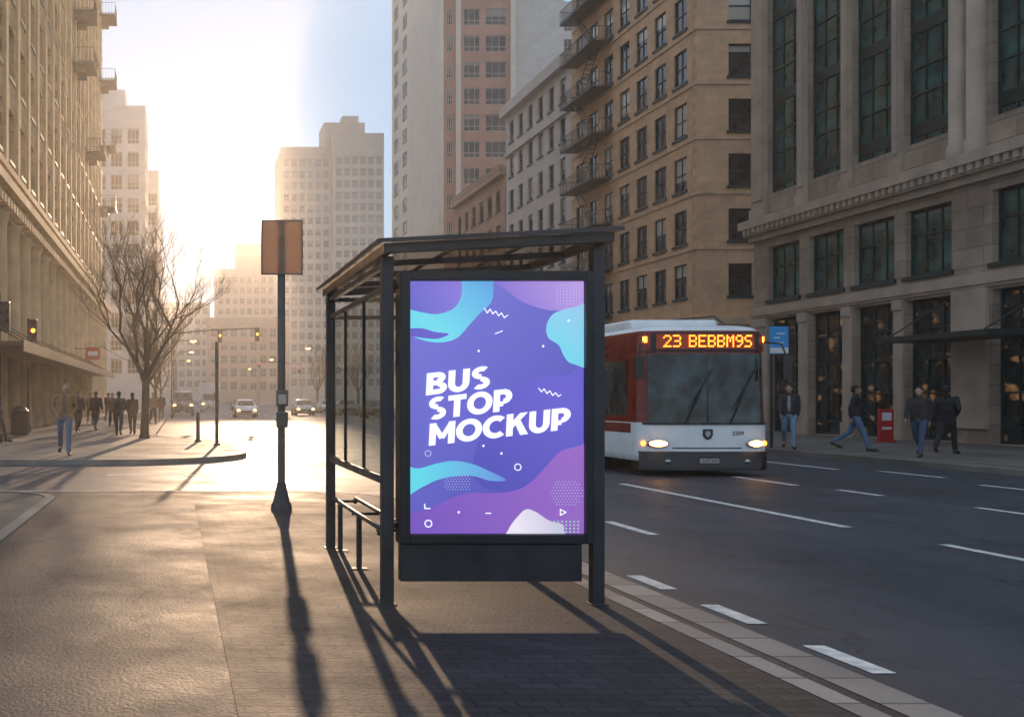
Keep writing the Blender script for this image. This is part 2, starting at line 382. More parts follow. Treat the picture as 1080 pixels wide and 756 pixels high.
# ------------------------------------------------------------ PEOPLE
fabric = {}
def fab(c, rough=.85):
    k = tuple(c)
    if k not in fabric: fabric[k] = pm('cloth', c, rough, 0, .25, 14, .3, 70)
    return fabric[k]
SKIN = pm('skin', (.5, .29, .2), .55, 0, .08, 10)
SKIN2 = pm('skin_tan', (.33, .19, .12), .55, 0, .08, 10)
HAIRD = pm('dark_hair', (.018, .012, .01), .6, 0, .3, 30, .4, 90)
HAIRB = pm('brown_hair', (.07, .04, .022), .6, 0, .3, 30, .4, 90)
SHOE = pm('shoe_leather', (.03, .022, .018), .5, 0, .2, 10)
EYE = pm('eye_dark', (.02, .015, .012), .3, 0, 0, 1)
def person(label, group, x, y, z, rot, h=1.76, stride=.35, lead=1, coat=(.05,.05,.06), legs=(.04,.05,.09), hair=None, skin=None,
           arms='swing', longcoat=0, vox=.014, female=False, shirt=None):
    hair = hair or HAIRD; skin = skin or SKIN
    k = h/1.76; sh = .185 if not female else .165
    hip = {}; knee = {}; ank = {}; toe = {}
    for s in (-1, 1):
        fwd = stride*lead*s
        a = fwd if fwd > 0 else fwd*.9
        b = .12 if fwd > 0 else .32+abs(fwd)*.6
        hp = Vector((s*.095, 0, .93)); kn = hp+Vector((s*.005, -math.sin(a), -math.cos(a)))*.44
        an = kn+Vector((0, -math.sin(a-b), -math.cos(a-b)))*.43
        pitch = 0 if fwd >= 0 else -.45*min(1, abs(fwd)/.3)
        to = an+Vector((s*.02, -.17*math.cos(pitch), -.055+.17*math.sin(pitch)))
        hip[s], knee[s], ank[s], toe[s] = hp, kn, an, to
    low = min(min(ank[s].z-.075, toe[s].z-.035) for s in (-1, 1))
    T = Matrix.Diagonal((k*1.07, k*1.08, k, 1)) @ Matrix.Translation((0, 0, -low))
    shd = {}; elb = {}; wri = {}; fin = {}
    for s in (-1, 1):
        p0 = Vector((s*sh, 0.0, 1.43))
        if arms == 'pocket': a, o_, e = -.35, .3, 1.1
        else: a, o_, e = -stride*lead*s*.9, .1, .35
        el = p0+Vector((s*math.sin(o_), -math.sin(a)*math.cos(o_), -math.cos(a)*math.cos(o_)))*.29
        inw = -s*.12 if arms != 'pocket' else -s*.45
        d = Vector((inw+s*.04, -math.sin(a+e), -math.cos(a+e))).normalized()
        wr = el+d*.25
        shd[s], elb[s], wri[s], fin[s] = p0, el, wr, d
    root = thing('person', label, 'person', (x, y, z), rot, group)
    b = MB(); b.M = T
    b.ell((0, .005, 1.2), (.15, .095, .28)); b.ell((0, 0, .97), (.145, .1, .12))
    b.capsule((0, .01, 1.42), (0, -.005, 1.56), .058, .052)
    hd = Vector((0, -.012, 1.645))
    b.ell(hd+Vector((0, .012, .02)), (.076, .095, .1)); b.ell(hd+Vector((0, -.03, -.045)), (.055, .062, .068))
    b.ell(hd+Vector((0, -.1, -.012)), (.013, .02, .024), 8, 6); b.ell(hd+Vector((0, -.088, -.052)), (.024, .014, .012), 8, 6)
    for s in (-1, 1):
        b.ell(hd+Vector((s*.079, .008, -.005)), (.013, .02, .032), 8, 6)
        b.capsule(shd[s], elb[s], .05, .04); b.capsule(elb[s], wri[s], .04, .026)
        b.capsule(hip[s], knee[s], .075, .05); b.capsule(knee[s], ank[s], .05, .036); b.capsule(ank[s]+Vector((0,0,-.02)), toe[s], .036, .03)
        d = fin[s]; side = Vector((0, 1, 0)).cross(d).normalized() if abs(d.y) < .9 else Vector((1, 0, 0)); fw = d.cross(side).normalized()
        for q in (-1.5, -.5, .5, 1.5): b.capsule(wri[s]+d*.01+fw*q*.008, wri[s]+d*.085+fw*q*.02, .016, .012, 6)
        for q, L in zip((-1.5, -.5, .5, 1.5), (.06, .075, .08, .068)):
            s0 = wri[s]+d*.088+fw*q*.021
            s1 = s0+d*L*.5; s2 = s1+(d*.75-Vector((s*.35, 0, 0))).normalized()*L*.5
            b.capsule(s0, s1, .0095, .009, 6); b.capsule(s1, s2, .009, .008, 6)
        tq = -1 if fw.y > 0 else 1
        b.capsule(wri[s]+d*.03+fw*tq*.02, wri[s]+d*.075+fw*tq*.048, .013, .011, 6)
        b.capsule(wri[s]+d*.075+fw*tq*.048, wri[s]+d*.11+fw*tq*.05, .011, .009, 6)
    link('body', baked(b, skin, min(vox, .011) if vox < .018 else .016, 1), root)
    j = MB(); j.M = T
    cw = .2 if not female else .175
    j.ell((0, .005, 1.3), (cw, .125, .17)); j.ell((0, .005, 1.16), (cw*.93, .125, .2)); j.capsule((-.11, 0, 1.42), (.11, 0, 1.42), .06, .06)
    bot = .9-longcoat
    j.capsule((-.065, .0, 1.1), (-.075, .0, bot+.06), .115, .112); j.capsule((.065, .0, 1.1), (.075, .0, bot+.06), .115, .112)
    j.ell((0, .0, bot+.08), (.17, .12, .1))
    j.capsule((0, .012, 1.45), (0, .005, 1.505), .075, .07)
    for s in (-1, 1):
        j.capsule(shd[s], elb[s], .068, .056); j.capsule(elb[s], wri[s]-fin[s]*.02, .056, .042)
    link('jacket', baked(j, fab(coat), vox, 2), root)
    if shirt:
        q = MB(); q.M = T; q.ell((0, -.05, 1.22), (.06, .09, .26), 12, 10); link('shirt', baked(q, fab(shirt), .013, 1), root)
    t = MB(); t.M = T
    t.ell((0, .0, .95), (.165, .115, .12))
    for s in (-1, 1):
        t.capsule(hip[s], knee[s], .092, .066); t.capsule(knee[s], ank[s]+Vector((0, 0, .02)), .066, .055)
    link('trousers', baked(t, fab(legs), vox, 2), root)
    for s in (-1, 1):
        f = MB(); f.M = T
        f.capsule(ank[s]+Vector((0, .03, -.03)), toe[s]+Vector((0, 0, .005)), .045, .036); f.ell(toe[s]+Vector((0, .03, .002)), (.045, .07, .036))
        link('shoe', baked(f, SHOE, .013, 1), root)
        e = MB(); e.M = T; e.ell(hd+Vector((s*.03, -.088, .005)), (.012, .008, .007), 8, 6); part('eye', e, EYE, root)
    g = MB(); g.M = T
    g.ell(hd+Vector((0, .025, .04)), (.084, .098, .094)); g.ell(hd+Vector((0, .055, -.01)), (.075, .068, .08))
    if female:
        g.ell(hd+Vector((0, .06, -.09)), (.075, .055, .12))
    link('hair', baked(g, hair, .013, 1), root)
    return root

GL = 'people walking on the left pavement'; GR = 'people walking on the right pavement'
person('man in brown jacket and blue jeans walking towards the camera near left corner kerb', GL, -2.95, 26.6, SW, .1, 1.84, .33, 1, (.26,.135,.065), (.1,.14,.22), HAIRB, None, 'pocket', 0, .014, shirt=(.1,.08,.07))
person('person in dark coat walking just behind the man in the brown jacket', GL, -4.35, 44.5, SW, .3, 1.75, .3, -1, (.09,.06,.045), (.035,.035,.045), vox=.02)
person('person in black jacket and grey trousers, second behind the man in the brown jacket', GL, -3.75, 46.5, SW, 2.9, 1.76, .32, 1, (.02,.02,.024), (.08,.075,.07), vox=.02)
person('person in rust coat walking left of the large bare tree trunk', GL, -3.45, 53, SW, 0, 1.7, .28, -1, (.25,.09,.035), (.03,.03,.035), HAIRB, None, 'swing', .15, .02, True)
person('person in charcoal coat walking away just left of the large tree trunk', GL, -2.35, 40, SW, 3.1, 1.72, .33, 1, (.04,.04,.045), (.03,.035,.05), vox=.018, arms='pocket')
person('woman in long dark coat beside the large tree trunk', GL, -1.9, 41.5, SW, 3.3, 1.66, .25, -1, (.08,.05,.035), (.02,.02,.022), HAIRB, None, 'swing', .2, .018, True)
person('person in brown jacket at the kerb right of the large tree', GL, -1.5, 58, SW, .2, 1.74, .3, 1, (.18,.1,.05), (.03,.03,.04), vox=.022)
person('person in black coat at the kerb, further right behind the large tree', GL, -1.2, 66, SW, .1, 1.76, .2, -1, (.02,.02,.02), (.02,.02,.03), vox=.022, longcoat=.12)
person('person in dark jacket cut by the left photo edge near the litter bin', GL, -6.05, 34.6, SW, 1.4, 1.74, .34, 1, (.03,.03,.035), (.07,.045,.035), vox=.016)
person('small distant person in tan coat under the awning end', GL, -5.0, 58, SW, .2, 1.72, .3, 1, (.22,.14,.075), (.04,.04,.05), HAIRB, vox=.024)
person('small distant person in dark blue jacket in the middle of the left pavement', GL, -4.4, 64, SW, 3.0, 1.78, .3, -1, (.03,.045,.08), (.03,.03,.03), vox=.024)
person('man in open dark jacket and light blue jeans walking beside the blue sign pole', GR, 17.45, 29.9, SW, -.5, 1.84, .3, 1, (.035,.035,.04), (.2,.3,.4), HAIRD, None, 'swing', 0, .014, shirt=(.35,.35,.35))
person('man in black jacket and blue jeans between the blue sign and red sign board', GR, 18.6, 28.7, SW, .9, 1.82, .38, -1, (.022,.022,.025), (.1,.17,.3), HAIRD, SKIN2, 'swing', 0, .014)
person('man in dark jacket and jeans walking right of the red sign board', GR, 18.35, 25.9, SW, -.9, 1.74, .34, 1, (.04,.036,.036), (.07,.1,.17), HAIRD, None, 'swing', 0, .014)
person('person in long black coat walking furthest right beside another pedestrian', GR, 20.0, 27.2, SW, 2.2, 1.78, .3, -1, (.016,.016,.018), (.022,.022,.026), HAIRD, SKIN2, 'pocket', .15, .014)

# ------------------------------------------------------------ GROUND
g = MB(); g.quad((-1500,-60,-.06),(1500,-60,-.06),(1500,3000,-.06),(-1500,3000,-.06)); struct('ground', g, M['ground'])
g = MB(); g.quad((-60,-20,0),(90,-20,0),(90,520,0),(-60,520,0)); struct('road', g, M['asphalt'])
def arc(cx, cy, r, a0, a1, n=12): return [(cx+r*math.cos(R(a0+(a1-a0)*i/n)), cy+r*math.sin(R(a0+(a1-a0)*i/n))) for i in range(n+1)]
def strip(mb, path, w, z0, z1, o=.003):
    pts = [Vector((p[0], p[1])) for p in path]; L = []; K = []
    for i, p in enumerate(pts):
        d = (pts[min(i+1,len(pts)-1)]-pts[max(i-1,0)]).normalized(); nrm = Vector((-d.y, d.x))
        L.append(p-nrm*o); K.append(p+nrm*w)
    for i in range(len(pts)-1):
        a, b, c, d = L[i], L[i+1], K[i+1], K[i]
        mb.add([(a.x,a.y,z0),(b.x,b.y,z0),(b.x,b.y,z1),(a.x,a.y,z1),(c.x,c.y,z1),(d.x,d.y,z1)], [(0,1,2,3),(3,2,4,5)])
near = [(3.56,-12),(3.56,14.4)]+arc(1.56,14.4,2,0,90)+[(-45,16.4)]
mb = MB(); mb.prism(near+[(-45,-12)], -.05, SW); struct('pavement_near', mb, M['walk_brown'])
mb = MB(); strip(mb, near, .24, -.02, SW+.004); struct('kerb_near', mb, M['kerb'])
mb = MB(); mb.quad((.38,-12,SW+.004),(3.08,-12,SW+.004),(3.08,14.2,SW+.004),(.2,14.2,SW+.004)); struct('paver_strip', mb, M['setts'])
mb = MB(); mb.quad((3.1,-12,SW+.004),(3.24,-12,SW+.004),(3.24,14.2,SW+.004),(3.1,14.2,SW+.004)); struct('pale_paver_row', mb, M['kerb'])
lp = [(-1.8,-12),(-1.8,14.9)]+arc(-3.0,14.9,1.2,0,90)+[(-45,16.1)]
mb = MB(); mb.prism(lp+[(-45,-12)], SW-.02, SW+.02); struct('light_paving', mb, M['lightpave'])
mb = MB(); strip(mb, lp, .14, SW, SW+.03); struct('light_paving_edge', mb, M['kerb2'])
lf = [(-45,24.6),(-2.0,24.6)]+arc(-2,28.4,3.8,-90,0)+[(1.8,33)]+[(1.8-2.8*(1-math.cos(math.pi*t/8))/2, 33+9*t/8) for t in range(1,9)]+[(-1,400)]
mb = MB(); mb.prism(lf+[(-45,400)], -.05, SW); struct('pavement_left', mb, M['slabs'])
mb = MB(); strip(mb, lf, .22, -.02, SW+.004); struct('kerb_left', mb, M['kerb2'])
ra = [(80,48.5),(19,48.5)]+arc(19,46.5,2,90,180)+[(17,-12)]
mb = MB(); mb.prism(ra+[(80,-12)], -.05, SW); struct('pavement_right', mb, M['slabs'])
mb = MB(); strip(mb, ra, .25, -.02, SW+.004); struct('kerb_right', mb, M['kerb2'])
rb_ = [(17,400),(17,59)]+arc(19,59,2,180,270)+[(80,57)]
mb = MB(); mb.prism(rb_+[(80,400)], -.05, SW); struct('pavement_right_far', mb, M['slabs'])
mb = MB(); strip(mb, rb_, .25, -.02, SW+.004); struct('kerb_right_far', mb, M['kerb2'])
mb = MB()
def dash(x, y0, y1, w=.13):
    mb.quad((x-w/2,y0,.004),(x+w/2,y0,.004),(x+w/2,y1,.004),(x-w/2,y1,.004))
for k in range(0, 3): dash(4.02, 5.95+1.31*k, 6.62+1.31*k, .14)
dash(8.2,8.9,11.2); dash(8.12,12.7,19.2,.15); dash(5.45,12.0,13.3); dash(5.45,15.5,17.5)
for k in range(10): dash(8.1, 34+9*k, 38+9*k); dash(11.2, 36+9*k, 40+9*k); dash(4.6, 30+9*k, 33+9*k); dash(14.5, 30+9*k, 33+9*k)
dash(11.45,13.9,15.0); dash(11.3,16.8,17.9); dash(11.1,18.8,20.9,.16); dash(14.5,17.2,18.9); dash(15.1,20.6,22.5); dash(14.5,23,26.0,.16)
dash(11.5,9.5,11.5); dash(14.5,12,14)
mb.quad((-1.5,21.2,.004),(1.0,21.2,.004),(1.0,21.45,.004),(-1.5,21.45,.004))
struct('road_markings', mb, M['paint'])

# ------------------------------------------------------------ FACADES
def wbuild(fr, pn, st, w, h, pmi=0):
    r = st['rec']; f = st['fw']
    fr.box(0, f, r-.05, r+.04, 0, h); fr.box(w-f, w, r-.05, r+.04, 0, h)
    fr.box(f, w-f, r-.05, r+.04, 0, f); fr.box(f, w-f, r-.05, r+.04, h-f, h)
    nx, zs = st['nx'], st['zs'](h)
    for i in range(1, nx): x = w*i/nx; fr.box(x-f*.35, x+f*.35, r-.035, r+.04, f, h-f)
    for z, t in zs: fr.box(f, w-f, r-.045, r+.035, z-t/2, z+t/2)
    if st.get('sill'): fr.box(-.1, w+.1, -.09, r-.06, -.14, .012)
    pn.quad((f*.5, r+.01, .02), (w-f*.5, r+.01, .02), (w-f*.5, r+.01, h-.02), (f*.5, r+.01, h-.02), pmi)
ST = {
 'sash': dict(rec=.2, fw=.07, nx=1, zs=lambda h: [(h/2, .07)], sill=True, fm='frame_dark', gm='win_dark'),
 'double': dict(rec=.14, fw=.07, nx=2, zs=lambda h: [(h/2, .06)], sill=True, fm='frame_dark', gm='win_dark'),
 'tall': dict(rec=.22, fw=.09, nx=3, zs=lambda h: [(z, t) for i in range(int(h/3.5)+1) for z, t in ((i*3.5+.5, .45), (i*3.5+1.7, .06), (i*3.5+2.6, .06)) if z < h-.4], fm='frame_dark', gm='win_green'),
 'mez': dict(rec=.24, fw=.09, nx=3, zs=lambda h: [(h*.62, .07)], fm='frame_dark', gm='win_green', sill=True),
 'shop': dict(rec=.3, fw=.09, nx=3, zs=lambda h: [(h*.58, .12), (.5, .1), (h*.8, .05), (h*.33, .05)], fm='frame_dark', gm='win_shop'),
 'classic': dict(rec=.3, fw=.08, nx=2, zs=lambda h: [(h*.65, .07)], sill=True, fm='frame_light', gm='win_dark'),
 'bronze': dict(rec=.12, fw=.1, nx=3, zs=lambda h: [(h*.3, .08)], fm='frame_light', gm='win_brown'),
 'far': dict(rec=.3, fw=.12, nx=2, zs=lambda h: [(h*.5, .1)], fm='frame_light', gm='win_brown'),
}
wcache = {}
def getwin(st, w, h):
    k = (st, round(w, 2), round(h, 2))
    if k not in wcache:
        a = MB(); b = MB(); wbuild(a, b, ST[st], w, h)
        wcache[k] = (a.mesh('window', M[ST[st]['fm']]), b.mesh('pane', M[ST[st]['gm']]))
    return wcache[k]
count = {}; over = {}
def facade(root, loc, rot, W, H, cols, rows, wm, depth=.45):
    mb = MB(); prev = 0
    for a, b in cols: mb.box(prev, a, 0, depth, 0, H); prev = b
    if W > prev: mb.box(prev, W, 0, depth, 0, H)
    for a, b in cols:
        prev = 0
        for c, d, st in rows:
            if c > prev: mb.box(a, b, 0, depth, prev, c)
            prev = d
        if H > prev: mb.box(a, b, 0, depth, prev, H)
    rl = root.location
    base = Vector(loc)-rl
    link('wall', mb.mesh('wall', wm), root, base, rot)
    Rm = Matrix.Rotation(rot, 4, 'Z')
    items = [(a, b, c, d, st) for a, b in cols for c, d, st in rows]
    items.sort(key=lambda t: (Vector(loc)+Rm @ Vector((t[0], 0, t[2]))).length)
    for a, b, c, d, st in items:
        n = count.get(root.name, 0)
        p = base+Rm @ Vector((a, 0, c))
        if n < 96:
            count[root.name] = n+1
            fm, gm = getwin(st, b-a, d-c)
            o = link('window', fm, root, p, rot); link('pane', gm, o)
        else:
            ov = over.setdefault(root.name, (root, MB(), ST[st]))
            ov[1].M = Matrix.Translation(p) @ Rm
            wb = ov[1]; wbuild(wb, wb, ST[st], b-a, d-c, 1)
def finish_over():
    for r, (root, mb, st) in over.items():
        mb.M = None
        o = part('windows', mb, [M[st['fm']], M[st['gm']]], root); o['kind'] = 'stuff'
def core(root, x0, x1, y0, y1, h, m, z0=0):
    mb = MB(); mb.box(x0, x1, y0, y1, z0, h); part('wall', mb, m, root, world=True)

B = thing('stone_building', 'dark limestone office building with tall green glass bays at the right edge', 'building', (25, 45.45, SW))
cols = [(1.15,3.35),(4.0,6.15),(6.75,8.95),(9.5,11.65),(13.35,15.5),(16.1,18.3),(18.9,21.1),(21.8,24.0),(24.7,26.9)]
facade(B, (25,45.45,SW), R(-90), 30.4, 30, cols, [(.06,4.8,'shop'),(5.6,7.85,'mez'),(10.1,27.6,'tall')], M['stone_dark'], .5)
core(B, 25.55, 50, 15.3, 45.2, 29.9, M['stone_dark'])
def local(mb, loc, rot): mb.M = Matrix.Translation(loc) @ Matrix.Rotation(rot, 4, 'Z')
mb = MB(); local(mb, (25,45.45,SW), R(-90))
mb.box(-.3, 30.6, -.55, -.003, 8.75, 9.1); mb.box(-.2, 30.5, -.38, -.003, 8.45, 8.75); mb.box(-.12, 30.4, -.2, -.003, 8.2, 8.45)
for i in range(84): mb.box(.0+i*.36, .18+i*.36, -.5, -.375, 8.52, 8.752)
part('cornice', mb, M['stone_trim'], B, world=True)
mb = MB(); local(mb, (25,45.45,SW), R(-90)); mb.box(-.1, 30.4, -.14, -.003, 5.0, 5.35); mb.box(-.06, 30.4, -.08, -.003, 4.9, 5.0)
part('belt_course', mb, M['stone_trim'], B, world=True)
mb = MB(); local(mb, (25,45.45,SW), R(-90)); mb.box(-.1,30.4,-.14,-.003,28,28.5); part('belt_course', mb, M['stone_trim'], B, world=True)
for i in range(0, len(cols)):
    a = 0 if i == 0 else cols[i-1][1]; b = cols[i][0]
    if b-a > 1.5:
        for u in ((a*.72+b*.28), (a*.28+b*.72)):
            mb = MB(); local(mb, (25,45.45,SW), R(-90))
            mb.tube([(u,-.12,9.1),(u,-.12,9.5),(u,-.12,9.55),(u,-.12,26.9),(u,-.12,27.6)], [.34,.34,.28,.25,.36], 16)
            mb.box(u-.4, u+.4, -.5, -.004, 27.6, 27.9)
            part('column', mb, M['stone_trim'], B, world=True)
        mb = MB(); local(mb, (25,45.45,SW), R(-90)); mb.box(a+.12, b-.12, -.12, -.003, .5, 4.88)
        part('pilaster', mb, M['stone_trim'], B, world=True)
        continue
    mb = MB(); local(mb, (25,45.45,SW), R(-90)); m_ = .06
    mb.box(a+m_, b-m_, -.16, -.003, 9.1, 27.4); mb.box(a+m_+.1, b-m_-.1, -.22, -.161, 9.9, 26.8)
    mb.box(a+m_-.05, b-m_+.05, -.24, -.162, 9.1, 9.6); mb.box(a+m_-.05, b-m_+.05, -.26, -.162, 27.0, 27.6)
    part('pilaster', mb, M['stone_trim'], B, world=True, bevel=.015)
    mb = MB(); local(mb, (25,45.45,SW), R(-90))
    mb.box(a+m_, b-m_, -.1, -.003, .55, 4.86); mb.box(a+m_-.05, b-m_+.05, -.16, -.004, 0, .55); mb.box(a+m_-.03, b-m_+.03, -.15, -.101, 4.5, 4.86)
    part('pilaster', mb, M['stone_trim'], B, world=True, bevel=.015)
mb = MB(); local(mb, (25,45.45,SW), R(-90)); mb.box(11.2, 16.0, -2.2, -.2, 3.25, 3.42)
for u in (11.6, 15.6): mb.tube([(u,-2.0,3.42),(u,-.12,4.6)], .025, 6)
part('canopy', mb, M['frame_dark'], B, world=True)

T2 = thing('tan_building', 'tall tan masonry building with fire escapes rising behind the bus', 'building', (29.7, 60, SW))
rows = [(.3,4.6,'shop')]+[(7.35+3.16*k, 9.2+3.16*k, 'sash') for k in range(9)]
facade(T2, (29.7,60,SW), 0, 16, 38, [(1.85,3.25),(4.9,6.3),(7.9,9.3),(10.9,12.3)], rows, M['tan'])
cs = sorted([(79-y-.85, 79-y+.75) for y in (61.9,64.5,67.1,69.7,72.3,74.9,77.4)])
rows2 = [(.3,4.6,'shop')]+[(7.35+3.16*k, 9.35+3.16*k, 'double') for k in range(9)]
facade(T2, (29.7,79,SW), R(-90), 18.5, 38, cs, rows2, M['tan'])
core(T2, 30.2, 45.6, 60.5, 78.9, 37.8, M['tan'])
for z0_, z1_, p in ((5.4,6.2,.4),(36.6,38.2,.7)):
    mb = MB(); mb.box(29.7-p, 45.7, 60-p, 59.997, z0_, z0_+.4); mb.box(29.7-p*1.3, 45.7, 60-p*1.3, 59.997, z0_+.4, z1_)
    mb.box(29.7-p, 29.697, 59.997, 79, z0_, z0_+.4); mb.box(29.7-p*1.3, 29.697, 59.997, 79, z0_+.4, z1_)
    part('cornice', mb, M['tan_trim'], T2, world=True)
for k in range(1, 9):
    z = 6.95+3.16*k+SW
    mb = MB(); mb.box(29.62, 45.7, 59.93, 59.997, z-.1, z+.05); mb.box(29.63, 29.697, 59.997, 79, z-.1, z+.05)
    part('belt_course', mb, M['tan_trim'], T2, world=True)
def railing(mb, x0, x1, y0, y1, z, h=1.0, step=.16, sides='abc', r=.02):
    segs = []
    if 'a' in sides: segs.append(((x0,y0),(x0,y1)))
    if 'b' in sides: segs.append(((x0,y0),(x1,y0)))
    if 'c' in sides: segs.append(((x0,y1),(x1,y1)))
    for p, q in segs:
        L = math.hypot(q[0]-p[0], q[1]-p[1]); n = max(2, int(L/step))
        for zz in (z+.1, z+h): mb.tube([(p[0],p[1],zz),(q[0],q[1],zz)], r, 4)
        for i in range(n+1):
            t = i/n; x = p[0]+(q[0]-p[0])*t; y = p[1]+(q[1]-p[1])*t
            mb.tube([(x,y,z),(x,y,z+h)], r*.7, 4, cap=False)
for k in range(9):
    z = 7.1+3.16*k+SW
    mb = MB(); mb.box(28.3, 29.69, 71.6, 77.8, z-.08, z)
    railing(mb, 28.32, 29.68, 71.65, 77.75, z, .95, .22, 'abc', .025)
    if k < 8:
        a, b = (73.0, 76.4) if k % 2 == 0 else (76.4, 73.0)
        for x in (28.8, 29.3):
            mb.tube([(x,a,z),(x,b,z+3.1)], .03, 4)
        for i in range(12):
            t = (i+.5)/12; yy = a+(b-a)*t; mb.box(28.82, 29.28, yy-.07, yy+.07, z+3.1*t-.01, z+3.1*t+.01)
    part('fire_escape', mb, M['frame_dark'], T2, world=True)

T3 = thing('pale_building', 'pale grey masonry block with many small windows behind the fire escapes', 'building', (29.7, 79, SW))
facade(T3, (29.7,95,SW), R(-90), 15.9, 27.5, [(.9+2.5*i, 2.1+2.5*i) for i in range(6)], [(.4,4.2,'shop')]+[(5.8+3.1*k, 7.7+3.1*k, 'sash') for k in range(7)], M['greywhite'])
core(T3, 30.2, 45, 79.1, 94.9, 27.4, M['greywhite'])
for b_ in ((29.1,27.0,27.9),(29.35,4.7,5.2),(29.45,23.4,23.7)):
    mb = MB(); mb.box(b_[0], 29.697, 79.1, 95.1, b_[1], b_[2]); part('cornice', mb, M['greywhite'], T3, world=True)
T4 = thing('brown_building', 'low brown brick block between the pale block and the tall beige tower', 'building', (29.7, 95.2, SW))
facade(T4, (29.7,112.6,SW), R(-90), 17.2, 22.6, [(1+2.7*i, 2.4+2.7*i) for i in range(6)], [(.4,4.2,'shop')]+[(6+3.2*k, 8+3.2*k, 'double') for k in range(5)], M['brown'])
core(T4, 30.2, 45, 95.5, 112.5, 22.5, M['brown'])
mb = MB(); mb.box(29.2, 29.697, 95.4, 112.7, 22.0, 23.0); part('cornice', mb, M['brown'], T4, world=True)
T5 = thing('tower_block', 'tall beige and brown tower rising above the bus shelter roof', 'building', (32.3, 130, SW))
trow = [(5+3.3*k, 7.1+3.3*k, 'bronze') for k in range(20)]
facade(T5, (32.3,130,SW), 0, 9.4, 74, [(.9,1.7),(3.0,5.1),(5.7,8.4)], trow, M['towerbrown'], .3)
facade(T5, (32.3,159,SW), R(-90), 28.7, 74, [(1.5,4.5),(7.5,10.5)], trow, M['beige'], .3)
core(T5, 32.62, 48, 130.35, 158.9, 73.9, M['greywhite'])
for x in (32.45, 34.6, 41.4):
    mb = MB(); mb.box(x-.3, x+.3, 129.6, 129.997, .1, 74); part('fin', mb, M['beige'], T5, world=True)
T6 = thing('grey_tower', 'grey brown tower seen far behind the pale grey block at the top', 'building', (50, 175, SW))
facade(T6, (50,175,SW), 0, 26, 68, [(1.2+3.1*i, 3.4+3.1*i) for i in range(8)], [(30+3.3*k, 32+3.3*k, 'bronze') for k in range(11)], M['greywhite'], .3)
core(T6, 50.02, 76, 175.35, 195, 67.9, M['greywhite'])
T7 = thing('hazy_tower', 'hazy stepped high rise right of the low sun', 'building', (36.5, 380, SW))
facade(T7, (36.5,380,SW), 0, 18.5, 93, [(1.2+2.9*i, 3.2+2.9*i) for i in range(6)], [(6+4.2*k, 8.6+4.2*k, 'far') for k in range(20)], M['farstone'], .5)
facade(T7, (55,376,SW), 0, 18.5, 97, [(1.2+2.9*i, 3.2+2.9*i) for i in range(6)], [(6+4.2*k, 8.6+4.2*k, 'far') for k in range(20)], M['farstone'], .5)
core(T7, 36.52, 73.48, 380.6, 405, 92, M['farstone']); core(T7, 55.02, 73.48, 376.6, 380.4, 96.8, M['farstone']); core(T7, 53, 68, 384, 398, 103, M['farstone'], 92.1); core(T7, 60,66,386,392,106,M['farstone'],103.1)
T8 = thing('pale_far_tower', 'pale far office blocks almost lost in haze under the sun', 'building', (15, 440, SW))
facade(T8, (15,440,SW), 0, 25, 56, [(1.2+3*i, 3.2+3*i) for i in range(8)], [(6+4.4*k, 8.6+4.4*k, 'far') for k in range(11)], M['farstone'], .5)
core(T8, 15.02, 39.9, 440.6, 460, 55.8, M['farstone']); core(T8, 24, 39, 442, 458, 67, M['farstone'], 56)
T9 = thing('low_far_building', 'low hazy brown building closing the end of the street', 'building', (8.5, 330, SW))
facade(T9, (8.5,330,SW), 0, 26, 27, [(1.2+3.1*i, 3.4+3.1*i) for i in range(8)], [(4+4.2*k, 6.8+4.2*k, 'far') for k in range(5)], M['brown'], .5)
core(T9, 8.52, 34.4, 330.6, 345, 26.8, M['brown'])
T10 = thing('far_left_building', 'far pale block behind the bare trees at the street end', 'building', (-14, 420, SW))
facade(T10, (-14,420,SW), 0, 26, 40, [(1.2+3.1*i, 3.4+3.1*i) for i in range(8)], [(6+4.2*k, 8.6+4.2*k, 'far') for k in range(8)], M['farstone'], .5)
core(T10, -13.98, 11.9, 420.6, 435, 39.8, M['farstone'])

L1 = thing('sandstone_building', 'golden sandstone building with columns and iron balconies at the left edge', 'building', (-8, 30, SW))
cl = [(1.2+3.5*i, 2.8+3.5*i) for i in range(22)]
facade(L1, (-8,30,SW), R(90), 77, 47, cl, [(.2,4.2,'shop'),(5.0,8.0,'classic')]+[(12.6+3.9*k, 15.0+3.9*k, 'classic') for k in range(8)], M['sand'], .5)
core(L1, -30, -8.55, 30.1, 106.9, 46.8, M['sand'])
for grp in (((9.4,9.9,.45),(9.9,10.3,.7),(10.3,10.7,1.0)),((11.9,12.2,.25),),((43.8,44.4,.5),(44.4,45.2,1.0)),((46.6,47.2,.3),)):
    mb = MB()
    for z0_, z1_, p in grp: mb.box(-7.997, -8+p, 29.6, 107+p*.6, z0_, z1_)
    if len(grp) == 3:
        for i in range(100): mb.box(-7.56, -7.1, 30+i*.77, 30.4+i*.77, 9.55, 9.902)
    part('cornice', mb, M['sand_trim'], L1, world=True)
for i in range(22):
    u = 30+3.5*i
    mb = MB(); mb.tube([(-7.65,u,SW),(-7.65,u,.7),(-7.65,u,.75),(-7.65,u,8.6),(-7.65,u,9.0),(-7.65,u,9.38)], [.48,.48,.4,.34,.36,.5], 14)
    part('column', mb, M['sand_trim'], L1, world=True)
    mb = MB(); mb.box(-7.997, -7.86, u-.3, u+.3, 12.3, 43.6)
    part('pilaster', mb, M['sand_trim'], L1, world=True)
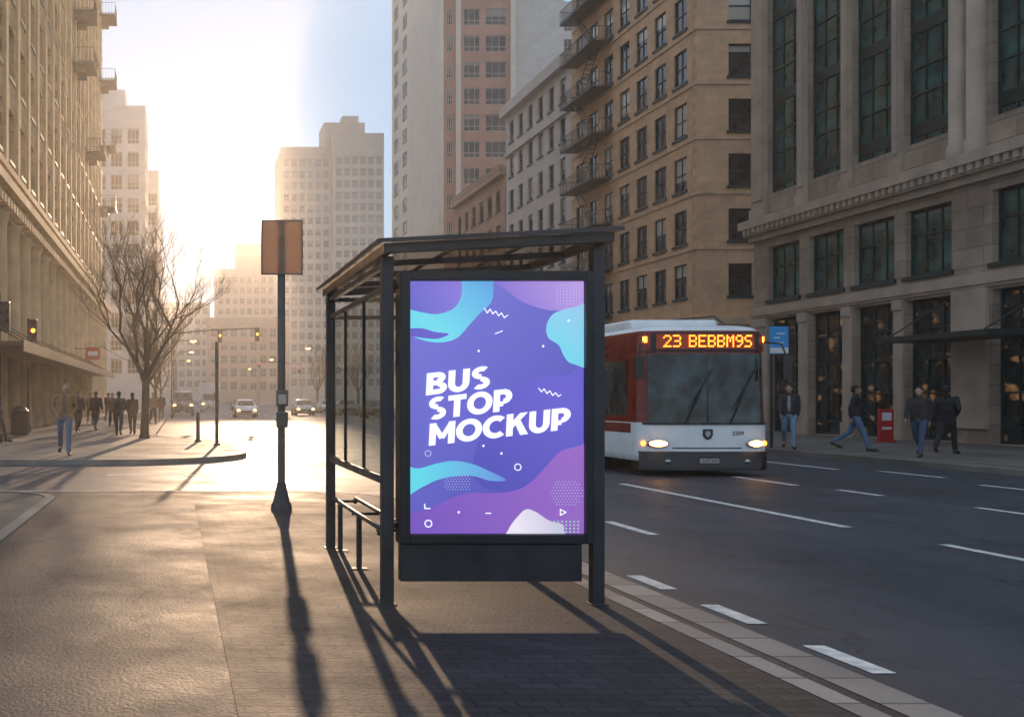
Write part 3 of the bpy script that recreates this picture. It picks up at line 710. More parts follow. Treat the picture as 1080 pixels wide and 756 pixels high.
for yy, zs in ((104.5, (20.5, 26.5, 33, 39.5)), (79.5, (26.7, 30.6)), (90, (22.5,))):
    for z in zs:
        mb = MB(); mb.box(-7.99, -6.4, yy-1.6, yy+1.6, z-.12, z); mb.box(-7.99,-7.2,yy-1.2,yy-.9,z-.6,z-.12); mb.box(-7.99,-7.2,yy+.9,yy+1.2,z-.6,z-.12)
        railing(mb, -6.45, -7.9, yy-1.55, yy+1.55, z, 1.1, .28, 'abc', .025)
        part('balcony', mb, M['frame_dark'], L1, world=True)
mb = MB(); mb.box(-7.99, -5.5, 36, 86, 3.4, 3.55); mb.box(-5.5, -5.4, 36, 86, 3.2, 3.6)
for i in range(11): mb.tube([(-5.6,36.5+i*4.8,3.6),(-7.9,36.5+i*4.8,4.9)], .03, 5)
part('awning', mb, M['awning'], L1, world=True)
L2 = thing('left_hazy_tower', 'grey hazy office tower behind the sandstone building', 'building', (-18, 150, SW))
facade(L2, (-18,150,SW), 0, 13, 43.5, [(.8+2.4*i, 2.5+2.4*i) for i in range(5)], [(5+3.3*k, 7.2+3.3*k, 'bronze') for k in range(11)], M['greywhite'], .3)
facade(L2, (-5,150.4,SW), R(90), 12, 43.5, [(.8+2.4*i, 2.5+2.4*i) for i in range(4)], [(5+3.3*k, 7.2+3.3*k, 'bronze') for k in range(11)], M['greywhite'], .3)
core(L2, -17.9, -5.33, 150.35, 162, 43.4, M['greywhite']); core(L2, -14, -8, 152, 158, 46.5, M['greywhite'], 43.6)
L3 = thing('left_far_block', 'narrow hazy block just right of the grey office tower on the left', 'building', (-14, 195, SW))
facade(L3, (-14,195,SW), 0, 10, 44, [(.8+2.4*i, 2.5+2.4*i) for i in range(4)], [(5+3.6*k, 7.4+3.6*k, 'bronze') for k in range(10)], M['beige'], .3)
facade(L3, (-4,195.4,SW), R(90), 25, 44, [(.8+2.6*i, 2.5+2.6*i) for i in range(9)], [(5+3.6*k, 7.4+3.6*k, 'bronze') for k in range(10)], M['beige'], .3)
core(L3, -13.9, -4.33, 195.35, 220, 43.9, M['beige'])
finish_over()

# ------------------------------------------------------------ TREES
def tree(x, y, h, seed, label, group=None, lv=6, spread=1.0):
    rnd = random.Random(seed)
    root = thing('bare_tree', label, 'tree', (x, y, SW), 0, group)
    tr = MB(); cr = MB(); r0 = h*.018
    th = h*.24
    tr.tube([(0,0,-.05),(0,0,.15),(.03,0,th*.5),(.05,.03,th),(.06,.03,th*1.12)], [r0*1.5,r0*1.05,r0*.9,r0*.85,r0*.7], 12)
    part('trunk', tr, M['bark'], root)
    def grow(p, d, L, r, n):
        pts = [p]; q = p.copy(); dd = d.copy()
        for i in range(3):
            dd = (dd+Vector((rnd.uniform(-.2,.2), rnd.uniform(-.2,.2), rnd.uniform(-.02,.2)))).normalized()
            q = q+dd*L/3; pts.append(q.copy())
        cr.tube(pts, [r, r*.85, r*.7, r*.55], 6 if n > 3 else 3, cap=False)
        if n == 0: return
        for k in range(3):
            t = rnd.uniform(.4, 1) if k else 1
            base = pts[min(3, int(t*3))]
            ax = Vector((rnd.uniform(-1,1), rnd.uniform(-1,1), rnd.uniform(-.35,.75))).normalized()
            nd = (dd+ax*rnd.uniform(.45,.9)*spread).normalized()
            grow(base, nd, L*rnd.uniform(.64,.84), r*.54 if k else r*.62, n-1)
    top = Vector((.05,.03,th))
    for k in range(4):
        a = 2*math.pi*k/4+rnd.uniform(-.4,.4)
        d = Vector((math.cos(a)*.55*spread, math.sin(a)*.55*spread, 1.0)).normalized()
        grow(top-Vector((0,0,.05*k)), d, h*.235, r0*.55, lv-1)
    part('crown', cr, M['bark'], root)
    return root
GT = 'bare winter trees on the left pavement'
tree(-1.3, 38, 9.0, 11, 'largest bare winter tree standing on the left corner pavement', GT, 7, 1.0)
tree(-2.0, 60, 8.6, 5, 'bare tree second along the left pavement behind the largest tree', GT, 6)
tree(-2.0, 82, 9, 9, 'bare tree third along the left pavement in the haze', GT, 6)
tree(-2.0, 108, 9, 21, 'bare tree fourth along the left pavement, faint in haze', GT, 5)
tree(18.4, 108, 9, 33, 'bare tree on the far right pavement seen through the shelter glass', 'bare winter trees on the right pavement', 5)
tree(18.4, 140, 10, 35, 'smaller looking bare tree left of the shelter on the far right pavement', 'bare winter trees on the right pavement', 5)

# ------------------------------------------------------------ BUS SHELTER
X0, X1, YF, YB = 1.457, 2.935, 7.35, 10.1
SH = thing('bus_shelter', 'dark metal bus shelter with a lit poster panel, glass side and slim bench', 'bus shelter', (X0, YF, SW))
def sl(x): return 2.565+(x-1.4)*.05
for x, y in ((X0,YF),(X1,YF),(X0,YB),(X1,YB)):
    mb = MB(); mb.box(x-.042, x+.042, y-.042, y+.042, SW, sl(x)-.002)
    mb.box(x-.062, x+.062, y-.062, y+.062, SW, SW+.012)
    part('post', mb, M['dark_metal'], SH, world=True, bevel=.005)
mb = MB()
XR = 2.985
def rbeam(xa, xb, ya, yb, h, dz=0):
    mb.add([(xa,ya,sl(xa)+dz),(xb,ya,sl(xb)+dz),(xb,yb,sl(xb)+dz),(xa,yb,sl(xa)+dz),(xa,ya,sl(xa)+h+dz),(xb,ya,sl(xb)+h+dz),(xb,yb,sl(xb)+h+dz),(xa,yb,sl(xa)+h+dz)],
           [(0,3,2,1),(4,5,6,7),(0,1,5,4),(1,2,6,5),(2,3,7,6),(3,0,4,7)])
rbeam(1.4,XR,7.16,7.22,.07); rbeam(1.4,XR,10.2,10.26,.07); rbeam(1.4,1.46,7.22,10.2,.07); rbeam(XR-.06,XR,7.22,10.2,.07)
part('roof_frame', mb, M['dark_metal'], SH, world=True, bevel=.006)
for y in (7.95, 8.7, 9.45):
    mb = MB(); rbeam(1.46,XR-.06,y-.02,y+.02,.045); part('roof_beam', mb, M['dark_metal'], SH, world=True)
for x in (1.96, 2.48):
    mb = MB(); rbeam(x,x+.03,7.22,10.2,.02,.047); part('roof_beam', mb, M['dark_metal'], SH, world=True)
mb = MB(); rbeam(1.36,XR+.03,7.1,10.3,.014,.073); part('roof_panel', mb, M['roofglass'], SH, world=True)
mb = MB(); rbeam(1.355,XR+.035,7.085,7.1,.028,.066); rbeam(1.345,1.36,7.1,10.3,.028,.066); part('roof_edge', mb, M['dark_metal'], SH, world=True)
for z0_, z1_ in ((2.33,2.37),(.96,1.02),(2.5,2.54)):
    mb = MB(); mb.box(X0-.022, X0+.022, YF+.042, YB-.042, z0_, z1_); part('rail', mb, M['dark_metal'], SH, world=True, bevel=.004)
for z0_ in (2.33, 2.5):
    mb = MB(); mb.box(X0+.042, X1-.042, YB-.022, YB+.022, z0_, z0_+.04); part('rail', mb, M['dark_metal'], SH, world=True)
ys = [YF+.042, 8.27, 9.19, YB-.042]
for y in ys[1:3]:
    mb = MB(); mb.box(X0-.012, X0+.012, y-.014, y+.014, 1.02, 2.33); part('mullion', mb, M['dark_metal'], SH, world=True)
for i in range(3):
    mb = MB(); mb.box(X0-.004, X0+.004, ys[i]+.014, ys[i+1]-.014, 1.022, 2.328); part('glass_panel', mb, M['glass'], SH, world=True)
for x in (1.47, 1.68):
    mb = MB(); mb.tube([(x,7.68,.57),(x,7.7,.6),(x,7.74,.615),(x,9.96,.615),(x,10.0,.6),(x,10.02,.57)], .02, 10); part('bench_rail', mb, M['dark_metal'], SH, world=True)
mb = MB()
for y in (7.75, 8.86, 9.93): mb.tube([(1.46,y,.592),(1.69,y,.592)], .014, 8)
part('bench_bracket', mb, M['dark_metal'], SH, world=True)
for y in (8.86, 9.9):
    mb = MB(); mb.tube([(1.52,y,SW+.01),(1.52,y,.58)], .024, 10); mb.box(1.45,1.59,y-.05,y+.05,SW,SW+.012); part('bench_leg', mb, M['dark_metal'], SH, world=True)
YP = 7.28
PX = lambda px: (px-VX)/F*YP
PZ = lambda py: CZ+(VY-py)/F*YP
cx0, cx1, cz1, cz0 = PX(421), PX(624), PZ(286), PZ(573)
px0, px1, pz1, pz0 = PX(432), PX(617), PZ(296), PZ(563)
mb = MB(); yb = YP+.13
mb.box(cx0, px0, YP-.03, yb, cz0, cz1); mb.box(px1, cx1, YP-.03, yb, cz0, cz1)
mb.box(px0, px1, YP-.03, yb, cz0, pz0); mb.box(px0, px1, YP-.03, yb, pz1, cz1)
mb.box(px0, px1, YP+.02, yb-.01, pz0, pz1)
mb.box(X0+.042, cx0, YP+.05, YP+.08, cz1-.12, cz1-.08); mb.box(X0+.042, cx0, YP+.05, YP+.08, cz0+.1, cz0+.14)
case = part('display_case', mb, M['black'], SH, world=True, bevel=.006)
mb = MB(); mb.box(PX(423), PX(614), YP+.0, YP+.1, PZ(613), cz0-.004)
part('skirt_panel', mb, M['dark_metal'], SH, world=True, bevel=.005)
def P(px, py): return (PX(px), 0, PZ(py))
pmats = [grad('poster_base', rgb(124,122,216), rgb(88,86,184), P(432,300), P(610,480)),
         grad('poster_teal', rgb(120,220,238), rgb(100,168,230), P(470,350), P(520,300)),
         grad('poster_blueviolet', rgb(108,106,204), rgb(146,126,220), P(432,320), P(490,296)),
         grad('poster_violet', rgb(132,114,210), rgb(190,158,228), P(540,340), P(610,296)),
         grad('poster_teal2', rgb(114,218,238), rgb(152,206,238), P(585,380), P(617,330)),
         grad('poster_magenta', rgb(124,90,192), rgb(156,108,198), P(450,563), P(617,480)),
         grad('poster_teal3', rgb(104,220,236), rgb(110,148,222), P(440,510), P(535,505)),
         grad('poster_white', rgb(240,234,246), rgb(204,196,224), P(545,560), P(590,545)),
         pm('poster_ink_white', (.85,.85,.88), .4, 0, 0, 1, emit=(1,1,1,1), es=.8),
         grad('poster_deep', rgb(88,86,184), rgb(110,100,206), P(540,520), P(600,420)),
         pm('poster_ink_pale', (.4,.4,.6), .4, 0, 0, 1, emit=(.55,.6,.9,1), es=.6),
         pm('poster_ink_green', (.3,.5,.4), .4, 0, 0, 1, emit=(.55,.85,.6,1), es=.6)]
po = MB(); layer = [0]
def nexty(): layer[0] += 1; return YP+.0195-.0009*layer[0]
def crom(pts, n=8):
    out = []; m = len(pts)
    for i in range(m):
        p0, p1, p2, p3 = pts[i-1], pts[i], pts[(i+1)%m], pts[(i+2)%m]
        for k in range(n):
            t = k/n
            out.append(tuple(.5*((2*p1[j])+(-p0[j]+p2[j])*t+(2*p0[j]-5*p1[j]+4*p2[j]-p3[j])*t*t+(-p0[j]+3*p1[j]-3*p2[j]+p3[j])*t**3) for j in (0,1)))
    return out
def clip(poly):
    for ax, lim, sg in ((0,432.3,1),(0,616.7,-1),(1,296.3,1),(1,562.7,-1)):
        out = []
        for i in range(len(poly)):
            a, b = poly[i-1], poly[i]
            ia = (a[ax]-lim)*sg >= 0; ib = (b[ax]-lim)*sg >= 0
            if ia != ib:
                t = (lim-a[ax])/(b[ax]-a[ax]); out.append((a[0]+(b[0]-a[0])*t, a[1]+(b[1]-a[1])*t))
            if ib: out.append(b)
        poly = out
    return poly
def blob(pts, mi, smooth=True):
    q = clip(crom(pts) if smooth else pts); y = nexty()
    if len(q) > 2: po.add([(PX(a), y, PZ(b)) for a, b in q], [tuple(reversed(range(len(q))))], mi)
def discs(cs, r, mi, n=10, ring=None):
    y = nexty()
    for cx, cy in cs:
        if ring:
            for k in range(16):
                a = 2*math.pi*k/16; b = 2*math.pi*(k+1)/16
                po.add([(PX(cx+math.cos(a)*r), y, PZ(cy+math.sin(a)*r)), (PX(cx+math.cos(b)*r), y, PZ(cy+math.sin(b)*r)),
                        (PX(cx+math.cos(b)*ring), y, PZ(cy+math.sin(b)*ring)), (PX(cx+math.cos(a)*ring), y, PZ(cy+math.sin(a)*ring))], [(0,1,2,3)], mi)
        else:
            po.add([(PX(cx+math.cos(2*math.pi*k/n)*r), y, PZ(cy+math.sin(2*math.pi*k/n)*r)) for k in range(n)], [tuple(reversed(range(n)))], mi)
def stroke(pts, w, mi):
    y = nexty()
    for (a, b), (c, d) in zip(pts, pts[1:]):
        L = math.hypot(c-a, d-b); nx, ny = -(d-b)/L*w/2, (c-a)/L*w/2
        po.add([(PX(a+nx),y,PZ(b+ny)),(PX(c+nx),y,PZ(d+ny)),(PX(c-nx),y,PZ(d-ny)),(PX(a-nx),y,PZ(b-ny))], [(0,1,2,3)], mi)
blob([(432,296),(432,563),(617,563),(617,296)], 0, False)
blob([(520,430),(560,400),(600,395),(630,380),(640,480),(600,500),(540,520),(500,500)], 9)
blob([(520,285),(640,285),(640,345),(617,332),(600,328),(575,326),(552,318),(535,306),(524,298)], 3)
blob([(420,285),(517,285),(521,300),(519,318),(507,330),(496,342),(483,356),(466,361),(448,359),(432,352),(420,340)], 1)
blob([(420,280),(480,280),(487,296),(487,312),(479,325),(462,331),(445,329),(432,326),(420,325)], 2)
blob([(432,347),(445,346),(460,350),(474,352),(462,357),(445,356),(432,353)], 9)
blob([(640,310),(612,322),(596,326),(583,332),(577,344),(579,356),(590,364),(596,376),(606,384),(640,386)], 4)
blob([(640,462),(612,470),(592,476),(578,490),(562,507),(545,517),(520,520),(495,520),(470,528),(450,538),(420,546),(420,580),(640,580)], 5)
blob([(420,490),(440,494),(460,489),(478,486),(498,489),(515,496),(534,506),(518,507),(500,502),(482,502),(462,506),(445,514),(420,526)], 6)
blob([(534,575),(537,558),(548,543),(556,537),(566,540),(580,549),(594,553),(596,561),(600,575)], 7)
discs([(470+3.0*i+(1.5 if j%2 else 0), 502+2.8*j) for j in range(6) for i in range(9) if j > 0 or i > 2], .6, 10, 6)
discs([(578+3.2*i+(1.6 if j%2 else 0), 508+3.0*j) for j in range(9) for i in range(12) if (i-6)**2+(j-4)**2 < 28], .62, 10, 6)
discs([(585+4.2*i, 550+3.6*j) for j in range(4) for i in range(7)], 1.0, 11, 6)
discs([(588+3.4*i, 301+3.2*j) for j in range(7) for i in range(8)], .6, 10, 6)
discs([(546.5,492.5)], 3.9, 8, 16, 2.9); discs([(452,552)], 4.2, 8, 16, 3.0); discs([(451.5,478)], 3.6, 10, 16, 2.6)
discs([(484,540),(510,470),(600,338),(573,365),(529,478),(505,370)], 1.3, 8, 8)
stroke([(511,325),(514,330),(517,326),(520,331),(523,328),(526,333),(529,330),(532,335),(536,332)], 1.0, 8)
stroke([(568,409),(571,413),(574,410),(577,415),(580,412),(583,417),(586,414),(589,418),(592,416)], 1.0, 8)
stroke([(448,531),(448,536),(454,536)], 1.2, 8); stroke([(591,537),(591,543),(597,540),(591,537)], 1.0, 8); stroke([(512,541),(518,541)], 1.1, 8)
stroke([(522,352),(530,349)], 1.0, 8)
s_ = YP/F
for s, bx, by, w, h in (('BUS',449,417,68,23),('STOP',451,443,89,23),('MOCKUP',452,470,150,23)):
    heavytext(po, s, PX(bx), PZ(by), w*s_, h*s_, nexty(), 8, .17, R(6.8))
part('poster', po, pmats, case, world=True)

# ------------------------------------------------------------ SIGN POLE by the kerb
sp = thing('sign_pole', 'tall dark street pole with a square sign back, standing left of the shelter', 'sign pole', (1.32, 13.6, SW))
mb = MB(); mb.tube([(0,0,0),(0,0,.08),(0,0,.1),(0,0,.36)], [.14,.13,.11,.055], 14); part('base', mb, M['dark_metal'], sp)
mb = MB(); mb.tube([(0,0,.34),(0,0,3.76)], .05, 14); part('pole', mb, M['grey_metal'], sp)
mb = MB(); mb.box(-.255,.255,-.085,-.07,3.065,3.745); part('sign_panel', mb, M['signplastic'], sp)
mb = MB(); mb.box(-.27,.27,-.09,-.06,3.05,3.065); mb.box(-.27,.27,-.09,-.06,3.745,3.76); mb.box(-.27,-.255,-.09,-.06,3.065,3.745); mb.box(.255,.27,-.09,-.06,3.065,3.745)
part('sign_frame', mb, M['grey_metal'], sp)
for z, c in ((1.48,.13),(1.2,.13)):
    mb = MB(); mb.box(-.075,.075,-.13,-.045,z-c,z+c*.6); part('control_box', mb, M['grey_metal'], sp, bevel=.01)
mb = MB(); mb.box(-.05,.05,-.134,-.131,1.38,1.5); part('notice', mb, M['farstone'], sp)

# ------------------------------------------------------------ BUS
BUS = thing('city_bus', 'white city bus with dark red top and orange destination display driving towards the camera', 'bus', (10.62, 21, 0))
W = 1.33
def fy(x, w=W): a = min(1, abs(x)/w); return .1*a*a+.2*a**12
def plan(inset, n=28, ylen=12):
    w = W-inset; pts = []
    for i in range(n+1):
        t = -1+2*i/n; x = w*math.sin(t*math.pi/2); pts.append((x, fy(x, w)+inset))
    pts += [(w, ylen-.2-inset), (w-.2, ylen-inset), (-w+.2, ylen-inset), (-w, ylen-.2-inset)]
    return pts
def loft(mb, levels, mi=0):
    rings = [[(x, y, z) for x, y in plan(ins)] for ins, z in levels]; n = len(rings[0]); vs = [p for r in rings for p in r]
    fs = [(i*n+k, i*n+(k+1)%n, (i+1)*n+(k+1)%n, (i+1)*n+k) for i in range(len(rings)-1) for k in range(n)]
    mb.add(vs, fs, mi, True); mb.add(rings[-1], [tuple(range(n))], mi); mb.add(rings[0], [tuple(reversed(range(n)))], mi)
mb = MB(); loft(mb, [(.05,.3),(.01,.36),(0,.45),(0,1.08)]); part('body', mb, M['white_paint'], BUS)
mb = MB(); loft(mb, [(.012,1.08),(.035,1.6),(.05,2.5),(.055,2.52)]); part('window_band', mb, M['red_paint'], BUS)
mb = MB(); loft(mb, [(.03,2.52),(.035,2.6),(.05,2.86),(.09,2.94)]); part('upper_body', mb, M['red_paint'], BUS)
mb = MB(); loft(mb, [(.095,2.94),(.16,3.01),(.35,3.06)]); part('roof', mb, M['white_paint'], BUS)
def fpanel(mb, x0, x1, z0, z1, off, mi=0, n=24):
    vs = []
    for j, z in enumerate((z0, z1)):
        ins = .0 if z < 1.08 else .05*min(1, (z-1.08)/1.4)
        for i in range(n+1):
            x = x0+(x1-x0)*i/n; vs.append((x, fy(x)+ins*.9-off, z))
    mb.add(vs, [(i, i+1, n+2+i, n+1+i) for i in range(n)], mi, True)
mb = MB(); fpanel(mb, -1.15, 1.15, 1.06, 2.47, .02, n=32); part('windscreen', mb, M['screen'], BUS)
mb = MB(); fpanel(mb, -1.25, 1.25, 1.04, 1.08, .03, n=32); part('windscreen_trim', mb, M['black'], BUS)
mb = MB(); fpanel(mb, -.012, .012, 1.08, 2.46, .026, n=2); part('windscreen_trim', mb, M['black'], BUS)
mb = MB(); fpanel(mb, -1.1, 1.1, 2.53, 2.9, .03, n=32); ds = part('destination_sign', mb, M['black'], BUS)
mb = MB(); fpanel(mb, -1.0, .98, 2.57, 2.87, .036, n=16); part('display_glow', mb, M['ledback'], ds)
cell = .0315
def ledword(txt, x0):
    mb = MB(); x = x0
    for ch in txt:
        bits = DOTS[ch]
        for r in range(7):
            for c in range(5):
                if bits[r*5+c] == '1':
                    cx = x+c*cell; cz = 2.83-r*cell*1.12; q = cell*.43
                    mb.add([(cx-q, fy(cx)-.008, cz-q),(cx+q, fy(cx)-.008, cz-q),(cx+q, fy(cx)-.008, cz+q),(cx-q, fy(cx)-.008, cz+q)], [(0,1,2,3)])
        x += 6*cell
    o = part('destination_text', mb, M['led'], ds); return o
ledword('23', -.86); ledword('BEBBM9S', -.36)
for s in (-1, 1):
    mb = MB(); fpanel(mb, s*1.2-.035, s*1.2+.035, 2.7, 2.82, .045, n=4); part('marker_lamp', mb, M['amber'], BUS)
    mb = MB(); mb.M = Matrix.Translation((s*.99, fy(.99)-.02, .66)) @ Matrix.Rotation(s*.25, 4, 'Z')
    mb.ell((0,0,0), (.22,.06,.085), 16, 8); hl = part('headlight', mb, M['chrome'], BUS)
    mb = MB(); mb.M = Matrix.Translation((s*.99, fy(.99)-.05, .66)) @ Matrix.Rotation(s*.25, 4, 'Z')
    mb.ell((0,0,0), (.18,.04,.065), 14, 8); part('bulb', mb, M['headlamp'], hl)
    mb = MB(); mb.ell((s*1.23, fy(1.23)-.015, .66), (.05,.03,.05), 10, 6); part('turn_signal', mb, M['amber'], BUS)
    mb = MB(); mb.ell((s*.8, fy(.8)-.05, .3), (.07,.03,.05), 12, 6); part('fog_lamp', mb, M['chrome'], BUS)
    mb = MB(); mb.tube([(s*1.2,.2,2.72),(s*1.42,-.12,2.66),(s*1.47,-.2,2.4)], .02, 8); mb.box(s*1.47-.09, s*1.47+.09, -.25, -.16, 1.95, 2.42)
    part('mirror', mb, M['black'], BUS, bevel=.02)
    mb = MB(); b0 = s*.45; mb.tube([(b0, fy(b0)-.04, 1.06),(b0+.32, fy(b0+.32)-.035, 1.75)], .014, 6); mb.tube([(b0+.05, fy(b0)-.035, 1.35),(b0+.55, fy(b0+.5)-.0, 2.15)], .01, 5)
    part('wiper', mb, M['black'], BUS)
mb = MB(); n = 32; vs = []
for z, o in ((.12,.05),(.48,.06),(.5,.0)):
    for i in range(n+1): x = -1.3+2.6*i/n; vs.append((x, fy(x)-o, z))
mb.add(vs, [(r*(n+1)+i, r*(n+1)+i+1, (r+1)*(n+1)+i+1, (r+1)*(n+1)+i) for r in range(2) for i in range(n)], 0, True)
mb.box(-1.15, 1.15, .25, .9, .12, .3); part('bumper', mb, M['black'], BUS)
mb = MB(); mb.box(-.19,.19,-.085,-.07,.27,.36); pl = part('licence_plate', mb, M['plategrey'], BUS)
mb = MB(); addtext(mb, '25F 08', -.15, .29, .3, .05, -.088, 0, .0); part('plate_text', mb, M['black'], pl)
mb = MB(); mb.add([(-.1,-.012,.95),(-.1,-.012,.82),(-.06,-.012,.76),(0,-.012,.73),(.06,-.012,.76),(.1,-.012,.82),(.1,-.012,.95)], [tuple(range(7))]); em = part('emblem', mb, M['black'], BUS)
mb = MB(); mb.add([(-.05,-.016,.91),(-.05,-.016,.83),(0,-.016,.785),(.05,-.016,.83),(.05,-.016,.91)], [tuple(range(5))]); part('emblem_mark', mb, M['chrome'], em)
mb = MB(); addtext(mb, '2259', .5, .83, .24, .08, 0, 0, .01); mb.v = [Vector((v.x, fy(v.x)-.014, v.z)) for v in mb.v]; part('fleet_number', mb, M['black'], BUS)
mb = MB(); fpanel(mb, -.7, .7, .56, .58, .01, n=10); part('grille', mb, M['black'], BUS)
for s in (-1, 1):
    for i in range(7):
        y0_ = .75+i*1.58
        mb = MB(); x = s*(W-.018); mb.box(min(x, x+s*.012), max(x, x+s*.012), y0_, y0_+1.42, 1.22, 2.36)
        part('side_window', mb, M['screen'], BUS)
    for y in (2.6, 9.0):
        ar = MB(); x = s*(W+.004)
        ar.add([(x,y,.5)]+[(x, y+.6*math.cos(R(a)), .5+.6*math.sin(R(a))) for a in range(0, 181, 15)]+[(x,y-.6,.28),(x,y+.6,.28)], [(0,i,i+1) for i in range(1,13)]+[(0,13,14,15,1)])
        part('wheel_arch', ar, M['black'], BUS)
        mb = MB(); mb.tube([(s*1.05,y,.5),(s*1.33,y,.5),(s*1.345,y,.5)], [.5,.5,.46], 28); wh = part('wheel', mb, M['tyre'], BUS)
        mb = MB(); mb.tube([(s*1.34,y,.5),(s*1.35,y,.5)], [.29,.27], 20); mb.tube([(s*1.34,y,.5),(s*1.38,y,.5)], [.12,.1], 12); part('rim', mb, M['rim'], wh)
    mb = MB(); x = s*(W+.003); mb.quad((x,.5,.86),(x,11.8,.86),(x,11.8,1.06),(x,.5,1.06)); part('side_stripe', mb, M['red_paint'], BUS)
for y0_, y1_, hh in ((1.4,4.6,3.26),(6.2,9,3.3)):
    mb = MB(); mb.box(-.95,.95,y0_,y1_,3.05,hh); part('roof_unit', mb, M['white_paint'], BUS, bevel=.08, seg=3)
mb = MB(); mb.tube([(.9,.8,3.0),(.95,1.6,3.35),(.9,3.4,3.4)], .02, 6); part('roof_antenna', mb, M['black'], BUS)

# ------------------------------------------------------------ CARS
def vehicle(kind, label, cat, x, y, rot, paint, lit=True, group=None):
    root = thing({'car':'car','van':'van','truck':'box_truck'}[kind], label, cat, (x, y, 0), rot, group)
    if kind in ('car',):
        sec = [(-2.2,.72,.32,.6,.64,.62),(-2.05,.84,.24,.7,.76,.72),(-1.1,.9,.2,.86,.93,.78),(-.4,.9,.2,.92,1.38,.62),(.3,.9,.2,.93,1.46,.64),(1.1,.9,.2,.94,1.37,.62),(1.75,.88,.22,.96,1.03,.74),(2.15,.8,.3,.85,.9,.7)]
        ws = (2, 3); side = (3, 5)
    else:
        sec = [(-2.5,.8,.35,.9,.95,.74),(-2.35,.94,.28,1.05,1.12,.86),(-1.9,.98,.26,1.2,1.28,.88),(-1.2,.98,.26,1.22,2.1,.8),(-.4,.98,.26,1.24,2.25,.82),(1.5,.98,.26,1.24,2.25,.82),(2.4,.97,.26,1.24,2.2,.82),(2.55,.94,.3,1.2,2.1,.78)]
        ws = (2, 3); side = (3, 4)
    rings = [[(-w*.92,y_,zb),(-w,y_,zb+.15),(-w,y_,be),(-wt,y_,tp),(-wt*.5,y_,tp+.03),(wt*.5,y_,tp+.03),(wt,y_,tp),(w,y_,be),(w,y_,zb+.15),(w*.92,y_,zb)] for y_, w, zb, be, tp, wt in sec]
    n = 10; mb = MB()
    mb.add([p for r in rings for p in r], [(i*n+k, (i+1)*n+k, (i+1)*n+(k+1)%n, i*n+(k+1)%n) for i in range(len(rings)-1) for k in range(n)]+[tuple(range(n)), tuple(reversed(range((len(rings)-1)*n, len(rings)*n)))])
    part('body', mb, paint, root, bevel=.03)
    V = lambda p: Vector(p)
    a, b = rings[ws[0]], rings[ws[1]]
    o = Vector((0,-.015,.02)); L0, L1_, R0, R1 = V(a[3]), V(b[3]), V(a[6]), V(b[6])
    mb = MB(); mb.quad(L0.lerp(L1_,.08)+o+Vector((.06,0,.01)), R0.lerp(R1,.08)+o+Vector((-.06,0,.01)), R0.lerp(R1,.93)+o+Vector((-.06,0,.02)), L0.lerp(L1_,.93)+o+Vector((.06,0,.02)))
    part('windscreen', mb, M['screen'], root)
    for s in (-1, 1):
        ib, it = (2, 3) if s < 0 else (7, 6)
        for k in range(side[0], side[1]):
            A, B_ = rings[k], rings[k+1]; o = Vector((s*.014, 0, .008))
            q = [V(A[ib]).lerp(V(A[it]),.1), V(B_[ib]).lerp(V(B_[it]),.1), V(B_[ib]).lerp(V(B_[it]),.88), V(A[ib]).lerp(V(A[it]),.88)]
            c = sum(q, Vector())/4; q = [c+(p-c)*.93+o for p in q]
            mb = MB(); mb.quad(*q); part('side_window', mb, M['screen'], root)
        wy = (sec[0][0]+.85, sec[-1][0]-.85)
        for y_ in wy:
            mb = MB(); x_ = s*(sec[3][1]-.1); mb.tube([(x_-s*.12,y_,.33),(x_+s*.11,y_,.33),(x_+s*.125,y_,.33)], [.33,.33,.3], 20); wh = part('wheel', mb, M['tyre'], root)
            mb = MB(); mb.tube([(x_+s*.12,y_,.33),(x_+s*.135,y_,.33)], [.2,.17], 14); part('rim', mb, M['rim'], wh)
        zl = sec[1][3]-.1
        mb = MB(); mb.ell((s*(sec[1][1]-.2), sec[0][0]+.06, zl), (.15,.1,.075), 12, 8); part('headlight', mb, M['headlamp'] if lit else M['chrome'], root)
        mb = MB(); mb.ell((s*(sec[-1][1]-.12), sec[-1][0]-.04, zl+.05), (.12,.08,.09), 10, 6); part('tail_light', mb, M['redlamp'] if lit else M['signred'], root)
        mb = MB(); mb.ell((s*(sec[3][1]+.1), sec[2][0]+.35, sec[3][3]+.06), (.11,.06,.08), 8, 6); part('mirror', mb, paint, root)
    mb = MB(); yf_ = sec[0][0]; mb.box(-.45,.45,yf_-.03,yf_+.1,.42,.56); part('grille', mb, M['black'], root)
    mb = MB(); mb.box(-.7,.7,yf_+.0,yf_+.2,.26,.36); part('bumper', mb, M['black'], root)
    mb = MB(); mb.box(-.25,.25,yf_-.04,yf_-.031,.34,.44); part('licence_plate', mb, M['plategrey'], root)
    if kind == 'truck':
        mb = MB(); mb.box(-1.15,1.15,-.9,3.4,.7,3.3); part('cargo_box', mb, M['white_paint'], root, bevel=.04)
    return root
silver = pm('silver_paint', (.4,.4,.41), .3, .5, .05, 2); blackp = pm('black_paint', (.02,.02,.024), .25, 0, .1, 2); greyp = pm('grey_paint', (.13,.135,.14), .3, .4, .1, 2)
GC = 'traffic on the far road'
vehicle('car', 'white car driving towards the camera in the middle lane, nearest of the far traffic', 'car', 5.35, 86, 0, M['white_paint'], True, GC)
vehicle('car', 'silver car just left of the shelter, further right than the white car', 'car', 11.3, 96, 0, silver, True, GC)
vehicle('van', 'dark grey van beside the left kerb behind the bare trees', 'van', .25, 96, 0, greyp, True, GC)
vehicle('truck', 'box truck with white cargo box between the van and the white car', 'truck', 3.3, 118, 0, silver, True, GC)
